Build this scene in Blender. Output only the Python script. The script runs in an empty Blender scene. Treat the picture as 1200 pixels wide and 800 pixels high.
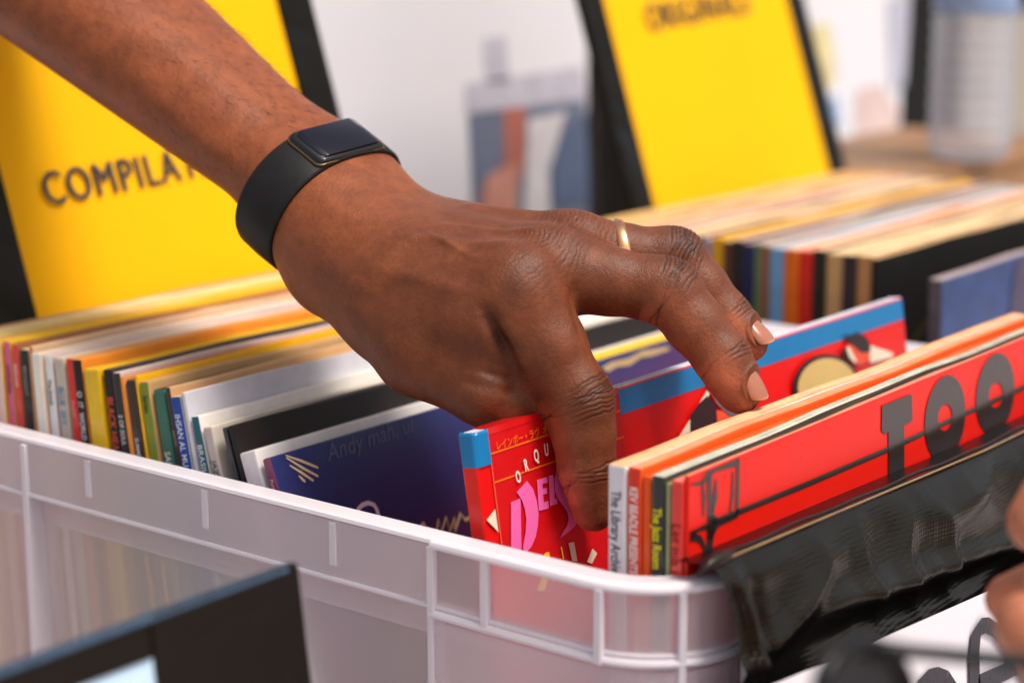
import bpy, bmesh, math, random
import numpy as np
from mathutils import Vector, Matrix
random.seed(7); np.random.seed(7)
scn = bpy.context.scene
COL = scn.collection

# ------------------------------------------------------------------ camera model (metres; records stand in the Y-Z plane)
F = 2283.0
PITCH = math.radians(12.1)
cp, sp = math.cos(PITCH), math.sin(PITCH)
_n = math.hypot(.616, .788); SR, SH = .616/_n, .788/_n
RIGHT = np.array([SH, SR, 0.]); HOR = np.array([-SR, SH, 0.]); ZUP = np.array([0, 0, 1.])
FWD = cp*HOR - sp*ZUP; UP = sp*HOR + cp*ZUP
CAM = np.array([0, 0, .33]) + (63/F*.663)*RIGHT + (105/F*.663)*UP - .663*FWD
def ray(px, py): return (px-600)/F*RIGHT - (py-400)/F*UP + FWD
def at(px, py, z): return CAM + ray(px, py)*z
def on_plane(px, py, pt, n):
    d = ray(px, py); n = np.array(n, float)
    return CAM + d*(np.dot(np.array(pt)-CAM, n)/np.dot(d, n))

cam = bpy.data.cameras.new('camera'); cam_ob = bpy.data.objects.new('camera', cam); COL.objects.link(cam_ob)
cam.sensor_width = 36; cam.lens = F/1200*36; cam.clip_start = .01; cam.clip_end = 200
M = Matrix(((RIGHT[0], UP[0], -FWD[0], CAM[0]), (RIGHT[1], UP[1], -FWD[1], CAM[1]), (RIGHT[2], UP[2], -FWD[2], CAM[2]), (0, 0, 0, 1)))
cam_ob.matrix_world = M
cam.dof.use_dof = True; cam.dof.focus_distance = .70; cam.dof.aperture_fstop = 6.0; cam.dof.aperture_blades = 9
scn.camera = cam_ob

# ------------------------------------------------------------------ colours and materials
def lin(c):
    return tuple((v/255/12.92 if v/255 <= .04045 else ((v/255+.055)/1.055)**2.4) for v in c[:3])
_mats = {}
def mat(name, c, rough=.5, coat=0., wear=.12, spec=.22, scale=60., bump=.0, metallic=0., bscale=250.):
    key = (name, tuple(c), rough, coat, wear, bump, metallic)
    if key in _mats: return _mats[key]
    m = bpy.data.materials.new(name); m.use_nodes = True; nt = m.node_tree; N = nt.nodes; L = nt.links
    b = N['Principled BSDF']; col = (*lin(c), 1)
    b.inputs['Roughness'].default_value = rough; b.inputs['Coat Weight'].default_value = coat
    b.inputs['Coat Roughness'].default_value = .12; b.inputs['Metallic'].default_value = metallic
    b.inputs['Specular IOR Level'].default_value = spec
    tc = N.new('ShaderNodeTexCoord')
    if wear > 0:
        nz = N.new('ShaderNodeTexNoise'); nz.inputs['Scale'].default_value = scale; nz.inputs['Detail'].default_value = 6
        nz.inputs['Roughness'].default_value = .65
        L.new(tc.outputs['Object'], nz.inputs['Vector'])
        mr = N.new('ShaderNodeMapRange'); mr.inputs['From Min'].default_value = .3; mr.inputs['From Max'].default_value = .75
        L.new(nz.outputs['Fac'], mr.inputs['Value'])
        mx = N.new('ShaderNodeMix'); mx.data_type = 'RGBA'
        mx.inputs['A'].default_value = tuple(v*(1-wear) for v in col[:3])+(1,)
        mx.inputs['B'].default_value = tuple(min(.9, v*(1+wear)+wear*.03) for v in col[:3])+(1,)
        L.new(mr.outputs['Result'], mx.inputs['Factor']); L.new(mx.outputs['Result'], b.inputs['Base Color'])
        m2 = N.new('ShaderNodeMapRange'); m2.inputs['To Min'].default_value = max(.04, rough-.08); m2.inputs['To Max'].default_value = rough+.1
        L.new(nz.outputs['Fac'], m2.inputs['Value']); L.new(m2.outputs['Result'], b.inputs['Roughness'])
    else:
        b.inputs['Base Color'].default_value = col
    if bump > 0:
        n2 = N.new('ShaderNodeTexNoise'); n2.inputs['Scale'].default_value = bscale; n2.inputs['Detail'].default_value = 3
        L.new(tc.outputs['Object'], n2.inputs['Vector'])
        bp = N.new('ShaderNodeBump'); bp.inputs['Strength'].default_value = bump; bp.inputs['Distance'].default_value = .002
        L.new(n2.outputs['Fac'], bp.inputs['Height']); L.new(bp.outputs['Normal'], b.inputs['Normal'])
    _mats[key] = m
    return m

def tag(o, label=None, cat=None, group=None, kind=None):
    if label: o['label'] = label
    if cat: o['category'] = cat
    if group: o['group'] = group
    if kind: o['kind'] = kind
    return o
def mesh_ob(name, verts, faces, mats, idx=None, parent=None, smooth=False):
    me = bpy.data.meshes.new(name); me.from_pydata([tuple(map(float, v)) for v in verts], [], faces)
    for m in (mats if isinstance(mats, (list, tuple)) else [mats]): me.materials.append(m)
    if idx is not None: me.polygons.foreach_set('material_index', idx)
    if smooth: me.polygons.foreach_set('use_smooth', [True]*len(me.polygons))
    me.update()
    o = bpy.data.objects.new(name, me); COL.objects.link(o)
    if parent: o.parent = parent
    return o
def empty(name, loc=(0, 0, 0)):
    o = bpy.data.objects.new(name, None); COL.objects.link(o); o.location = loc; o.empty_display_size = .05
    return o
def from_bm(name, bm, mats, parent=None, smooth=False):
    me = bpy.data.meshes.new(name); bm.normal_update(); bm.to_mesh(me); bm.free()
    for m in (mats if isinstance(mats, (list, tuple)) else [mats]): me.materials.append(m)
    if smooth: me.polygons.foreach_set('use_smooth', [True]*len(me.polygons))
    o = bpy.data.objects.new(name, me); COL.objects.link(o)
    if parent: o.parent = parent
    return o
def box_bm(x0, x1, y0, y1, z0, z1, bev=0., seg=2, bm=None):
    own = bm is None
    if own: bm = bmesh.new()
    r = bmesh.ops.create_cube(bm, size=1, matrix=Matrix.Translation(((x0+x1)/2, (y0+y1)/2, (z0+z1)/2)) @ Matrix.Diagonal((x1-x0, y1-y0, z1-z0, 1)))
    if bev > 0:
        es = list({e for v in r['verts'] for e in v.link_edges})
        bmesh.ops.bevel(bm, geom=es, offset=bev, segments=seg, affect='EDGES', profile=.6)
    return bm
def tube(path, radii, n=12, caps=True):
    path = [Vector(p) for p in path]; V = []; Fc = []
    if not hasattr(radii, '__len__'): radii = [radii]*len(path)
    prev = None
    for i, p in enumerate(path):
        t = (path[min(i+1, len(path)-1)]-path[max(i-1, 0)]).normalized()
        if prev is None:
            a = t.orthogonal().normalized()
        else:
            a = (prev - t*prev.dot(t)).normalized()
        prev = a; b = t.cross(a)
        for k in range(n):
            q = 2*math.pi*k/n; V.append(p+(a*math.cos(q)+b*math.sin(q))*radii[i])
    for i in range(len(path)-1):
        for k in range(n):
            Fc.append((i*n+k, i*n+(k+1) % n, (i+1)*n+(k+1) % n, (i+1)*n+k))
    if caps:
        Fc.append(tuple(range(n))[::-1]); Fc.append(tuple((len(path)-1)*n+k for k in range(n)))
    return V, Fc
def text_ob(name, s, size, matrix, m, parent, sx=1., bold=0., align='LEFT', shear=0., spacing=1., extr=.00003):
    cu = bpy.data.curves.new(name, 'FONT'); cu.body = s; cu.size = size; cu.align_x = align; cu.offset = bold
    cu.shear = shear; cu.space_character = spacing; cu.extrude = extr; cu.resolution_u = 4
    tmp = bpy.data.objects.new(name, cu); COL.objects.link(tmp)
    bpy.context.view_layer.update()
    me = bpy.data.meshes.new_from_object(tmp.evaluated_get(bpy.context.evaluated_depsgraph_get()))
    bpy.data.objects.remove(tmp); bpy.data.curves.remove(cu)
    me.name = name; me.materials.clear(); me.materials.append(m)
    o = bpy.data.objects.new(name, me); COL.objects.link(o); o.parent = parent
    o.matrix_local = matrix @ Matrix.Diagonal((sx, 1, 1, 1))
    return o
def frame(xa, ya, loc):      # local x axis, local y axis, origin
    xa = Vector(xa).normalized(); ya = Vector(ya); ya = (ya-xa*ya.dot(xa)).normalized(); za = xa.cross(ya)
    return Matrix(((xa[0], ya[0], za[0], loc[0]), (xa[1], ya[1], za[1], loc[1]), (xa[2], ya[2], za[2], loc[2]), (0, 0, 0, 1)))
def stroke(pts, w):          # a flat polyline of given width(s) as quads (2-D)
    if not hasattr(w, '__len__'): w = [w]*len(pts)
    Lf, Rt = [], []
    for i, p in enumerate(pts):
        a = pts[max(i-1, 0)]; b = pts[min(i+1, len(pts)-1)]
        dx, dy = b[0]-a[0], b[1]-a[1]; l = math.hypot(dx, dy) or 1
        nx, ny = -dy/l*w[i]/2, dx/l*w[i]/2
        Lf.append((p[0]+nx, p[1]+ny)); Rt.append((p[0]-nx, p[1]-ny))
    return [[Lf[i], Lf[i+1], Rt[i+1], Rt[i]] for i in range(len(pts)-1)]
def ell(cx, cy, rx, ry, n=40, a0=0, a1=2*math.pi, rot=0.):
    o = []
    for i in range(n):
        q = a0+(a1-a0)*i/(n if abs(a1-a0-2*math.pi) < 1e-6 else n-1)
        x, y = rx*math.cos(q), ry*math.sin(q)
        o.append((cx+x*math.cos(rot)-y*math.sin(rot), cy+x*math.sin(rot)+y*math.cos(rot)))
    return o

# ------------------------------------------------------------------ records
RED = (222, 16, 14)
_em = {}
def edge_mat(c):
    """card edge of a sleeve: streaks running along its length"""
    c = tuple(c)
    if c in _em: return _em[c]
    m = bpy.data.materials.new('sleeve_edge'); m.use_nodes = True; nt = m.node_tree; N = nt.nodes; L = nt.links; b = N['Principled BSDF']; b.inputs['Roughness'].default_value = .65; b.inputs['Specular IOR Level'].default_value = .15
    tc = N.new('ShaderNodeTexCoord'); mp = N.new('ShaderNodeMapping'); mp.inputs['Scale'].default_value = (900, 5, 5); mp.inputs['Location'].default_value = (random.uniform(0, 50), 0, 0); L.new(tc.outputs['Object'], mp.inputs[0])
    nz = N.new('ShaderNodeTexNoise'); nz.inputs['Scale'].default_value = 1.; nz.inputs['Detail'].default_value = 4; L.new(mp.outputs[0], nz.inputs['Vector'])
    n2 = N.new('ShaderNodeTexNoise'); n2.inputs['Scale'].default_value = 70.; n2.inputs['Detail'].default_value = 4; L.new(tc.outputs['Object'], n2.inputs['Vector'])
    ad = N.new('ShaderNodeMath'); ad.operation = 'MULTIPLY_ADD'; ad.inputs[1].default_value = .45; L.new(n2.outputs['Fac'], ad.inputs[0]); L.new(nz.outputs['Fac'], ad.inputs[2])
    cr = N.new('ShaderNodeValToRGB'); e = cr.color_ramp.elements; col = lin(c)
    e[0].position = .48; e[0].color = (*[v*.42 for v in col], 1); e[1].position = .98; e[1].color = (*[min(.85, v*1.15+.06) for v in col], 1); q = e.new(.66); q.color = (*col, 1)
    L.new(ad.outputs[0], cr.inputs['Fac']); L.new(cr.outputs[0], b.inputs['Base Color']); _em[c] = m; return m
_wm = {}
def worn_mat(c):
    """rubbed corner of a sleeve: bare card showing through the print in places"""
    c = tuple(c)
    if c in _wm: return _wm[c]
    m = bpy.data.materials.new('rubbed_edge'); m.use_nodes = True; nt = m.node_tree; N = nt.nodes; L = nt.links; b = N['Principled BSDF']; b.inputs['Roughness'].default_value = .6; b.inputs['Specular IOR Level'].default_value = .2
    tc = N.new('ShaderNodeTexCoord'); nz = N.new('ShaderNodeTexNoise'); nz.inputs['Scale'].default_value = 160.; nz.inputs['Detail'].default_value = 5; L.new(tc.outputs['Object'], nz.inputs['Vector'])
    cr = N.new('ShaderNodeValToRGB'); e = cr.color_ramp.elements; col = lin(c); e[0].position = .47; e[0].color = (*col, 1); e[1].position = .62; e[1].color = (*[v*.45+.30*w_ for v, w_ in zip(col, (1., .92, .82))], 1)
    L.new(nz.outputs['Fac'], cr.inputs[0]); L.new(cr.outputs[0], b.inputs['Base Color']); _wm[c] = m; return m
class Rec: pass
def lp(label, xt, th, t, cover, spine=None, top=None, y0=0., h=.3146, w=.314, z0=.014, coat=.35, rough=.38, wear=.1, yaw=0., group=None, edge=None, warp=1., taper=.92):
    """record sleeve: local x = thickness (front face x=0, back x=-t), y = width from the spine, z = height; leans back by th degrees"""
    th = math.radians(th); spine = spine or cover; top = top or cover
    xb = xt + h*math.sin(th)
    r = min(t*.3, .0009)
    bm = box_bm(-t, 0, 0, w, 0, h, bev=r, seg=2)
    ed = [e_ for e_ in bm.edges if abs(e_.verts[0].co.y-e_.verts[1].co.y) > w*.5]
    bmesh.ops.subdivide_edges(bm, edges=ed, cuts=14, use_grid_fill=True)
    if warp:
        p1, p2, p3 = random.uniform(0, 6), random.uniform(0, 6), random.uniform(0, 6)
        for v in bm.verts:
            q = math.sin(math.pi*max(0, min(1, v.co.y/w)))
            v.co.x += warp*q*(.0005*math.sin(v.co.y*26+p1)+.0003*math.sin(v.co.y*61+p2)-.0003)*(v.co.z/h)
            if v.co.z > h*.9: v.co.z += warp*q*(.0005*math.sin(v.co.y*31+p3)+.0003*math.sin(v.co.y*75+p1))
    for v in bm.verts: v.co.x *= 1-(1-taper)*max(0, min(1, v.co.y/w))
    bm.normal_update()
    mats = [mat('sleeve_cover', cover, rough, coat, wear), mat('sleeve_spine', spine, rough, coat, wear, scale=140), edge_mat(top), worn_mat(cover), worn_mat(spine)]
    for f in bm.faces:
        n = f.normal; m_ = max(abs(n.x), abs(n.y), abs(n.z))
        if m_ < .93: f.material_index = 4 if f.calc_center_median().y < .002 else 3
        else: f.material_index = 0 if abs(n.x) > .75 else (1 if n.y < -.3 else 2)
    o = from_bm('vinyl_record', bm, mats)
    o.location = (xb, y0, z0); o.rotation_euler = (0, -th, yaw)
    tag(o, label, 'record', group)
    R = Rec(); R.o = o; R.t = t; R.h = h; R.w = w
    R.mw = Matrix.Translation((xb, y0, z0)) @ Matrix.Rotation(yaw, 4, 'Z') @ Matrix.Rotation(-th, 4, 'Y')
    R.inv = R.mw.inverted()
    R.n = np.array(R.mw.to_3x3() @ Vector((1, 0, 0))); R.p = np.array(R.mw.translation)
    def px(pts):             # image points -> (y, z) on the cover
        out = []
        for q in pts:
            v = R.inv @ Vector(on_plane(q[0], q[1], R.p, R.n)); out.append((v.y, v.z))
        return out
    R.px = px
    return R
def art(R, layers, name='cover_artwork'):
    """printed shapes on the front cover; layers: (material, [polygons in (y,z)])"""
    V, Fc, idx, mats = [], [], [], []
    for li, (m, polys) in enumerate(layers):
        if m not in mats: mats.append(m)
        x = .00025+.00012*li
        for p in polys:
            p = [(min(max(a, .0008), R.w-.0008), min(max(b, .001), R.h-.0008)) for a, b in p]
            b = len(V); V += [(x, a, c) for a, c in p]; Fc.append(tuple(range(b, b+len(p)))); idx.append(mats.index(m))
    o = mesh_ob(name, V, Fc, mats, idx, R.o)
    bm = bmesh.new(); bm.from_mesh(o.data); bmesh.ops.triangulate(bm, faces=[f for f in bm.faces if len(f.verts) > 4])
    for f in bm.faces:
        f.normal_update()
        if f.normal.x < 0: f.normal_flip()
    bm.to_mesh(o.data); bm.free()
    return o
def spine_text(R, s, c, size, ztop, off=.5, bold=0., sx=1., name='spine_title'):
    # reads downward: text x -> -z, text y -> +x
    xc = -R.t*off - size*.35
    return text_ob(name, s, size, frame((0, 0, -1), (1, 0, 0), (xc, -.0003, ztop)), mat('ink', c, .5, 0, 0), R.o, sx=sx, bold=bold)
INK = lambda c, coat=.3: mat('ink', c, .42, coat, .06)

# lean of the stack as a function of the position of the record's top
XT = [(-.30, 0.), (-.245, 2.2), (-.195, 5.5), (-.157, 9), (-.137, 11.5), (-.111, 17.5), (-.091, 20.8), (-.06, 21)]
PX = [(-60, -.279), (5, -.245), (97, -.1953), (172, -.1575), (214, -.1371), (270, -.1114), (315, -.0913), (340, -.0800)]
def interp(tab, v):
    return float(np.interp(v, [a for a, _ in tab], [b for _, b in tab]))
GL = 'records leaning back in the near crate'
CREAM = (236, 214, 176); TAN = (190, 150, 100); BLK = (28, 26, 26)
left = [  # px left, px right (at the spine's top), cover, spine, top, text(colour, string, size ratio, start below top), label
    (-64, -54, (180, 60, 40), (180, 60, 40), (206, 160, 110), None, 'record with tan edged sleeve leaning right against the yellow compilations sign'),
    (-53, -43, (236, 222, 180), (236, 222, 180), (240, 222, 176), None, 'pale cream edged record second from the yellow compilations sign'),
    (-42, -28, (232, 200, 70), (232, 200, 70), (236, 214, 130), None, 'record with straw yellow edge between pale cream and pink records'),
    (-27, -15, (200, 150, 120), (200, 150, 120), (214, 170, 120), None, 'record with light brown edge at the left end behind the pink spine'),
    (-14, -1, (240, 195, 190), (240, 200, 190), (236, 190, 60), None, 'record with faint pink spine at the far left of the near crate'),
    (0, 9, (226, 100, 140), (226, 96, 140), (238, 196, 30), ((60, 20, 40), 'LATIN SOUL', .62, .03), 'pink spined record at the far left of the near crate'),
    (10, 18.5, (215, 40, 35), (224, 60, 55), (170, 110, 70), ((245, 215, 205), 'SERENADE', .6, .024), 'bright red spined record right beside the pink one'),
    (19.5, 31, BLK, (34, 33, 34), CREAM, ((150, 150, 150), 'MIDNIGHT', .55, .02), 'black spined record between red and orange brown spines at left'),
    (32, 37.5, (196, 120, 50), (200, 124, 54), (224, 196, 160), None, 'thin orange brown spined record next to a white pair'),
    (38, 49.5, (240, 230, 214), (240, 232, 220), (232, 216, 196), None, 'plain cream white record with bare spine at left'),
    (50, 60, (238, 236, 236), (238, 234, 236), (214, 204, 204), ((40, 40, 60), 'The Jewels', .6, .03), 'white spined record with small dark title lettering'),
    (61, 73, (196, 186, 170), (198, 186, 172), (222, 206, 188), ((60, 150, 180), 'BLUE  SKY', .7, .035), 'beige grey spined record with teal blue title lettering'),
    (74.5, 84.5, (214, 28, 26), (222, 30, 28), (206, 160, 110), ((240, 160, 150), 'rhythm', .6, .05), 'bright red spined record just left of a thick black one'),
    (85.5, 97, BLK, (30, 26, 26), (232, 150, 50), ((225, 225, 225), 'O  IT  WORLD', .66, .038), 'black record with white lettering left of the thick yellow spine'),
    (98, 117, (240, 186, 14), (240, 190, 18), (240, 190, 20), None, 'thick plain yellow spined record in the near crate'),
    (118.5, 130, (40, 38, 40), (36, 34, 36), (70, 66, 70), ((232, 92, 70), 'BLACK HEAT', .95, .032), 'black record with chunky coral red lettering on its spine'),
    (130.5, 141.5, (50, 48, 50), (46, 44, 48), (206, 192, 190), ((225, 225, 225), 'S OF SOUL', .62, .05), 'charcoal record with white lettering beside the coral lettered one'),
    (142.2, 146.5, (232, 140, 40), (236, 140, 40), (236, 160, 90), None, 'thin orange spined record between two black spines'),
    (147, 156.5, (40, 38, 40), (34, 33, 36), (110, 80, 60), ((225, 225, 225), 'SUMMERS', .66, .068), 'black record with white capital lettering left of a thin yellow spine'),
    (157, 161, (240, 190, 20), (236, 186, 40), (242, 192, 20), None, 'thin bright yellow record beside the olive green spine'),
    (161.5, 173, (120, 140, 40), (126, 142, 50), (206, 170, 120), ((40, 46, 20), 'Sertao', .62, .016), 'olive green spined record with small black lettering'),
    (175, 189, (60, 110, 94), (62, 114, 96), (44, 40, 38), ((230, 236, 230), 'SALF', .72, .072), 'sea green spined record with white lettering low on its spine'),
    (190.5, 197.5, (58, 46, 42), (60, 46, 44), (212, 176, 130), ((160, 140, 130), 'ELECTRIC', .62, .05), 'dark brown spined record with dull grey lettering'),
    (198, 211, (196, 194, 204), (34, 74, 160), (222, 190, 150), ((225, 232, 245), 'IHSAN AL MU', .72, .02), 'record with royal blue spine and white capitals'),
]
recs = []
for i, (a, b, cov, spi, top, tx, lab) in enumerate(left):
    xl, xr = interp(PX, a), interp(PX, b); th = interp(XT, xr); top = tuple(v*k for v, k in zip(top, (.96, .91, .88)))
    cov = top if spi != (34, 74, 160) and top[0] > 100 else cov
    R = lp(lab, xr, th, max(.0014, (xr-xl)*math.cos(math.radians(th))-.0004), cov, spi, top, h=.3146+random.uniform(-.0016, .0012),
           w=.313+random.uniform(-.002, .002), y0=random.uniform(-.0012, .0012), group=GL, coat=random.choice([0, .2, .5]))
    if tx: spine_text(R, tx[1], tx[0], R.t*tx[2]*1.05, R.h-tx[3]*.34, bold=.00002, sx=.78)
    recs.append(R)
def leaner(label, pxl, pxr, cov, spi, top, dz=0., **k):
    xl, xr = interp(PX, pxl), interp(PX, pxr); th = interp(XT, xr)
    return lp(label, xr, th, (xr-xl)*math.cos(math.radians(th)), cov, spi, top, h=.3146+dz, group=GL, **k)
R20 = leaner('silver grey record with broad pale cover strip right of blue spine', 211.5, 216, (206, 204, 212), (214, 210, 210), (226, 216, 206), dz=.0012)
R21 = leaner('record with dark teal spine, white lettering and white cover', 222, 232, (234, 226, 218), (20, 92, 112), (238, 226, 208), dz=-.005)
spine_text(R21, 'BRASIL LP', (226, 238, 240), R21.t*.85, R21.h-.011)
R22 = leaner('record with lilac grey spine and pale stone cover', 236, 247, (206, 192, 178), (196, 180, 176), (226, 208, 186), dz=-.006)
spine_text(R22, 'JAZZ IN', (60, 100, 92), R22.t*.75, R22.h-.013)
R23a = leaner('thin black record with silvery spine just behind another black one', 259, 265, (40, 38, 38), (52, 60, 66), (60, 56, 52), dz=-.002)
R23 = leaner('glossy black record with worn edge behind the thick white one', 266, 272, (34, 28, 26), (30, 32, 38), (70, 58, 50), dz=.0005, coat=.0)
R24 = leaner('thick white record with yellow panel on its cover', 277, 298, (236, 228, 222), (230, 220, 222), (240, 230, 218), dz=-.004, warp=0., taper=1.)
spine_text(R24, 'Eva', (120, 110, 120), R24.t*.35, R24.h-.0125)
art(R24, [(INK((244, 200, 50)), [R24.px([(600, 408), (900, 318), (900, 420), (600, 510)])])])
# purple cover, procedural gradient
R25 = leaner('navy and purple record with gold scribble and maroon spine', 305, 316, (50, 44, 90), (136, 62, 98), (92, 66, 96), dz=-.0030, warp=0., taper=1., coat=.3)
m = bpy.data.materials.new('purple_gradient_cover'); m.use_nodes = True; nt = m.node_tree; N = nt.nodes; Lk = nt.links; b = N['Principled BSDF']
tc = N.new('ShaderNodeTexCoord'); sx_ = N.new('ShaderNodeSeparateXYZ'); Lk.new(tc.outputs['Object'], sx_.inputs[0])
nz = N.new('ShaderNodeTexNoise'); nz.inputs['Scale'].default_value = 14; nz.inputs['Detail'].default_value = 5; Lk.new(tc.outputs['Object'], nz.inputs['Vector'])
mm = N.new('ShaderNodeMath'); mm.operation = 'MULTIPLY_ADD'; mm.inputs[1].default_value = 1.6; Lk.new(sx_.outputs['Y'], mm.inputs[0])
m3 = N.new('ShaderNodeMath'); m3.operation = 'MULTIPLY_ADD'; m3.inputs[1].default_value = -8.; m3.inputs[2].default_value = 2.32; Lk.new(sx_.outputs['Z'], m3.inputs[0])
Lk.new(m3.outputs[0], mm.inputs[2])
m4 = N.new('ShaderNodeMath'); m4.operation = 'MULTIPLY_ADD'; m4.inputs[1].default_value = .3; Lk.new(nz.outputs['Fac'], m4.inputs[0]); Lk.new(mm.outputs[0], m4.inputs[2])
cr = N.new('ShaderNodeValToRGB'); el = cr.color_ramp.elements
el[0].position = .02; el[0].color = (*lin((38, 50, 104)), 1); el[1].position = .95; el[1].color = (*lin((104, 42, 46)), 1)
e = el.new(.35); e.color = (*lin((50, 46, 98)), 1); e = el.new(.6); e.color = (*lin((92, 46, 88)), 1)
Lk.new(m4.outputs[0], cr.inputs['Fac']); Lk.new(cr.outputs['Color'], b.inputs['Base Color'])
b.inputs['Roughness'].default_value = .35; b.inputs['Coat Weight'].default_value = .05; b.inputs['Specular IOR Level'].default_value = .25
R25.o.data.materials[0] = m
z5 = lambda x, y, ox, oy, s=5.: (ox+x/s, oy+y/s)
gold = INK((226, 196, 150)); slate = INK((78, 80, 122)); pale = INK((226, 206, 214))
g1 = lambda L: [z5(x, y, 180, 420) for x, y in L]
P3 = lambda L: [(300+x/4.444, 480+y/4.444) for x, y in L]
arc = P3([(520, 545), (530, 515), (550, 495), (580, 485), (610, 495), (625, 520), (638, 565)])
scr = P3([(850, 612), (868, 590), (880, 618), (935, 635), (945, 570), (962, 630), (985, 560), (1005, 630), (1030, 560), (1030, 632), (1060, 540), (1085, 575), (1110, 560), (1130, 545)])
art(R25, [(gold, sum([stroke(R25.px(g1(l)), [.0005, .0011, .0009]) for l in ([(770, 565), (865, 600), (962, 640)], [(775, 580), (870, 640), (962, 690)], [(795, 625), (860, 665), (935, 716)], [(848, 686), (868, 705), (886, 722)])], [])),
          (INK((178, 150, 104)), [R25.px([(704, 431), (716, 424), (735, 420), (752, 411), (782, 406), (784, 410), (764, 417), (750, 419), (738, 428), (722, 430), (712, 436)])]), (pale, stroke(R25.px(arc), .0018)), (gold, stroke(R25.px(scr), .0016))])
v = R25.px([(384, 541)])[0]
text_ob('cover_lettering', 'Andy mah, ul', .0096, frame((0, 1, .03), (0, 0, 1), (.00022, v[0], v[1])), slate, R25.o, shear=.3)
spine_text(R25, 'Purple', (226, 190, 210), R25.t*.5, R25.h-.008)

# ---- the record being pulled out
RO = lp('glossy red record with blue top band being pulled out by the hand', .0062, 9., .0066, RED, (230, 26, 16), (206, 206, 216), h=.3146, w=.3148, z0=.33-.3146*math.cos(math.radians(9)), warp=0., taper=1., coat=.3, rough=.3, wear=.05)
BLUE = INK((12, 118, 174), .3); ORG = INK((246, 110, 24)); PNK = INK((240, 104, 172), .4); WHT = INK((240, 226, 216)); CRM = INK((226, 216, 190)); DRK = INK((40, 30, 34)); TEAL = INK((60, 110, 124)); YEL = INK((246, 190, 40)); DRUM = INK((206, 180, 112)); FACE = INK((226, 80, 50)); REDL = INK((248, 90, 60)); RDK = INK((206, 12, 18), .6)
q5 = lambda L: RO.px([z5(x, y, 520, 480) for x, y in L]); q4 = lambda L: RO.px([(780+x/4., 360+y/4.) for x, y in L]); q44 = lambda L: RO.px([(480+x/4.444, 620+y/4.444) for x, y in L])
H = RO.h
def hline(y0, y1, z0, z1, w): return [(y0, z0-w/2), (y1, z1-w/2), (y1, z1+w/2), (y0, z0+w/2)]
Spoly = [(640, 400), (650, 368), (680, 350), (715, 347), (722, 380), (716, 402), (700, 408), (688, 430), (690, 458), (712, 480), (745, 505), (770, 550), (785, 610), (775, 660), (740, 700), (672, 752), (690, 712), (712, 680), (722, 640), (716, 600), (690, 560), (660, 520), (642, 470)]
art(RO, [
    (RDK, [[(.0075, .004), (.085, .004), (.085, H-.001), (.0075, H-.001)]]),
    (BLUE, [[(.085, H-.0102), (.3138, H-.0102), (.3138, H-.0009), (.085, H-.0009)]]),
    (REDL, [[(.0071, .004), (.0077, .004), (.0077, H-.0012), (.0071, H-.0012)]]),
    (ORG, [hline(.0077, .085, H-.0085, H-.0085, .0006), hline(.0077, .085, H-.0185, H-.0185, .0006)]),
    (PNK, [q5([(385, 540), (440, 518), (446, 800), (440, 900), (385, 900)]), q5([(418, 482), (478, 415), (515, 465), (535, 530), (546, 600), (543, 670), (530, 740), (505, 800), (460, 850), (455, 800), (470, 720), (474, 640), (466, 580), (448, 525)]),
           q5([(537, 410), (597, 392), (599, 425), (568, 434), (571, 462), (594, 455), (596, 489), (573, 497), (577, 541), (603, 532), (606, 576), (548, 591)]),
           q5([(606, 386), (633, 378), (641, 522), (652, 518), (656, 550), (613, 563)]), q5(Spoly)]),
    (CRM, [RO.px([(557, 613), (578, 596), (582, 623)]), q44([(818, 70), (847, 65), (864, 165), (836, 162)]), q44([(943, 98), (967, 124), (940, 178), (914, 168)]), q44([(480, 700), (545, 640), (550, 735)])]),
    (YEL, [q44([(690, 128), (700, 118), (716, 118), (720, 150), (690, 150)]), q44([(776, 90), (782, 90), (793, 152), (788, 152)]), q44([(705, 680), (790, 690), (790, 800), (765, 800), (760, 720), (740, 720), (700, 790), (680, 780)]), q44([(690, 200), (730, 210), (690, 320), (650, 320)])]),
    (CRM, [q4([(100, 530), (182, 390), (196, 402), (170, 470), (140, 560), (40, 622)]), q4([(948, 178), (1058, 214), (1052, 236), (948, 262)])]),
    (DRK, [q4([(104, 505), (140, 455), (182, 415), (222, 452), (228, 552), (170, 600), (104, 590)]), q4([(805, 205), (835, 190), (850, 215), (880, 262), (850, 250)]), q4(ell(745, 372, 158, 152))]),
    (DRUM, [q4(ell(748, 378, 140, 140))]),
    (FACE, [q4([(833, 168), (868, 180), (905, 212), (946, 202), (944, 246), (900, 272), (872, 262), (845, 222)]), q4([(225, 480), (330, 500), (300, 540), (228, 540)])]),
    (DRK, [q4([(822, 122), (850, 132), (882, 116), (925, 138), (944, 172), (946, 206), (920, 214), (896, 208), (870, 182), (846, 166)])]),
    (CRM, [q4([(830, 190), (846, 186), (880, 250), (872, 262), (846, 236)])]),
    (TEAL, stroke(q4([(192, 330), (200, 380), (232, 440), (285, 488), (340, 500)]), [.002, .0028, .003, .0028, .002])),
])
def txt_on(R, s, px_, size, m, sx=1., dirpx=None, **k):
    a = R.px([px_])[0]; d = (1, 0)
    if dirpx: bb = R.px([dirpx])[0]; d = (bb[0]-a[0], bb[1]-a[1])
    return text_ob('cover_lettering', s, size, frame((0, d[0], d[1]), (0, -d[1], d[0]), (.0012, a[0], a[1])), m, R.o, sx=sx, **k)
txt_on(RO, 'レインボー・ラヴ  オルケスタ', (578.5, 527), .0036, ORG, sx=.86)
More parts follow.
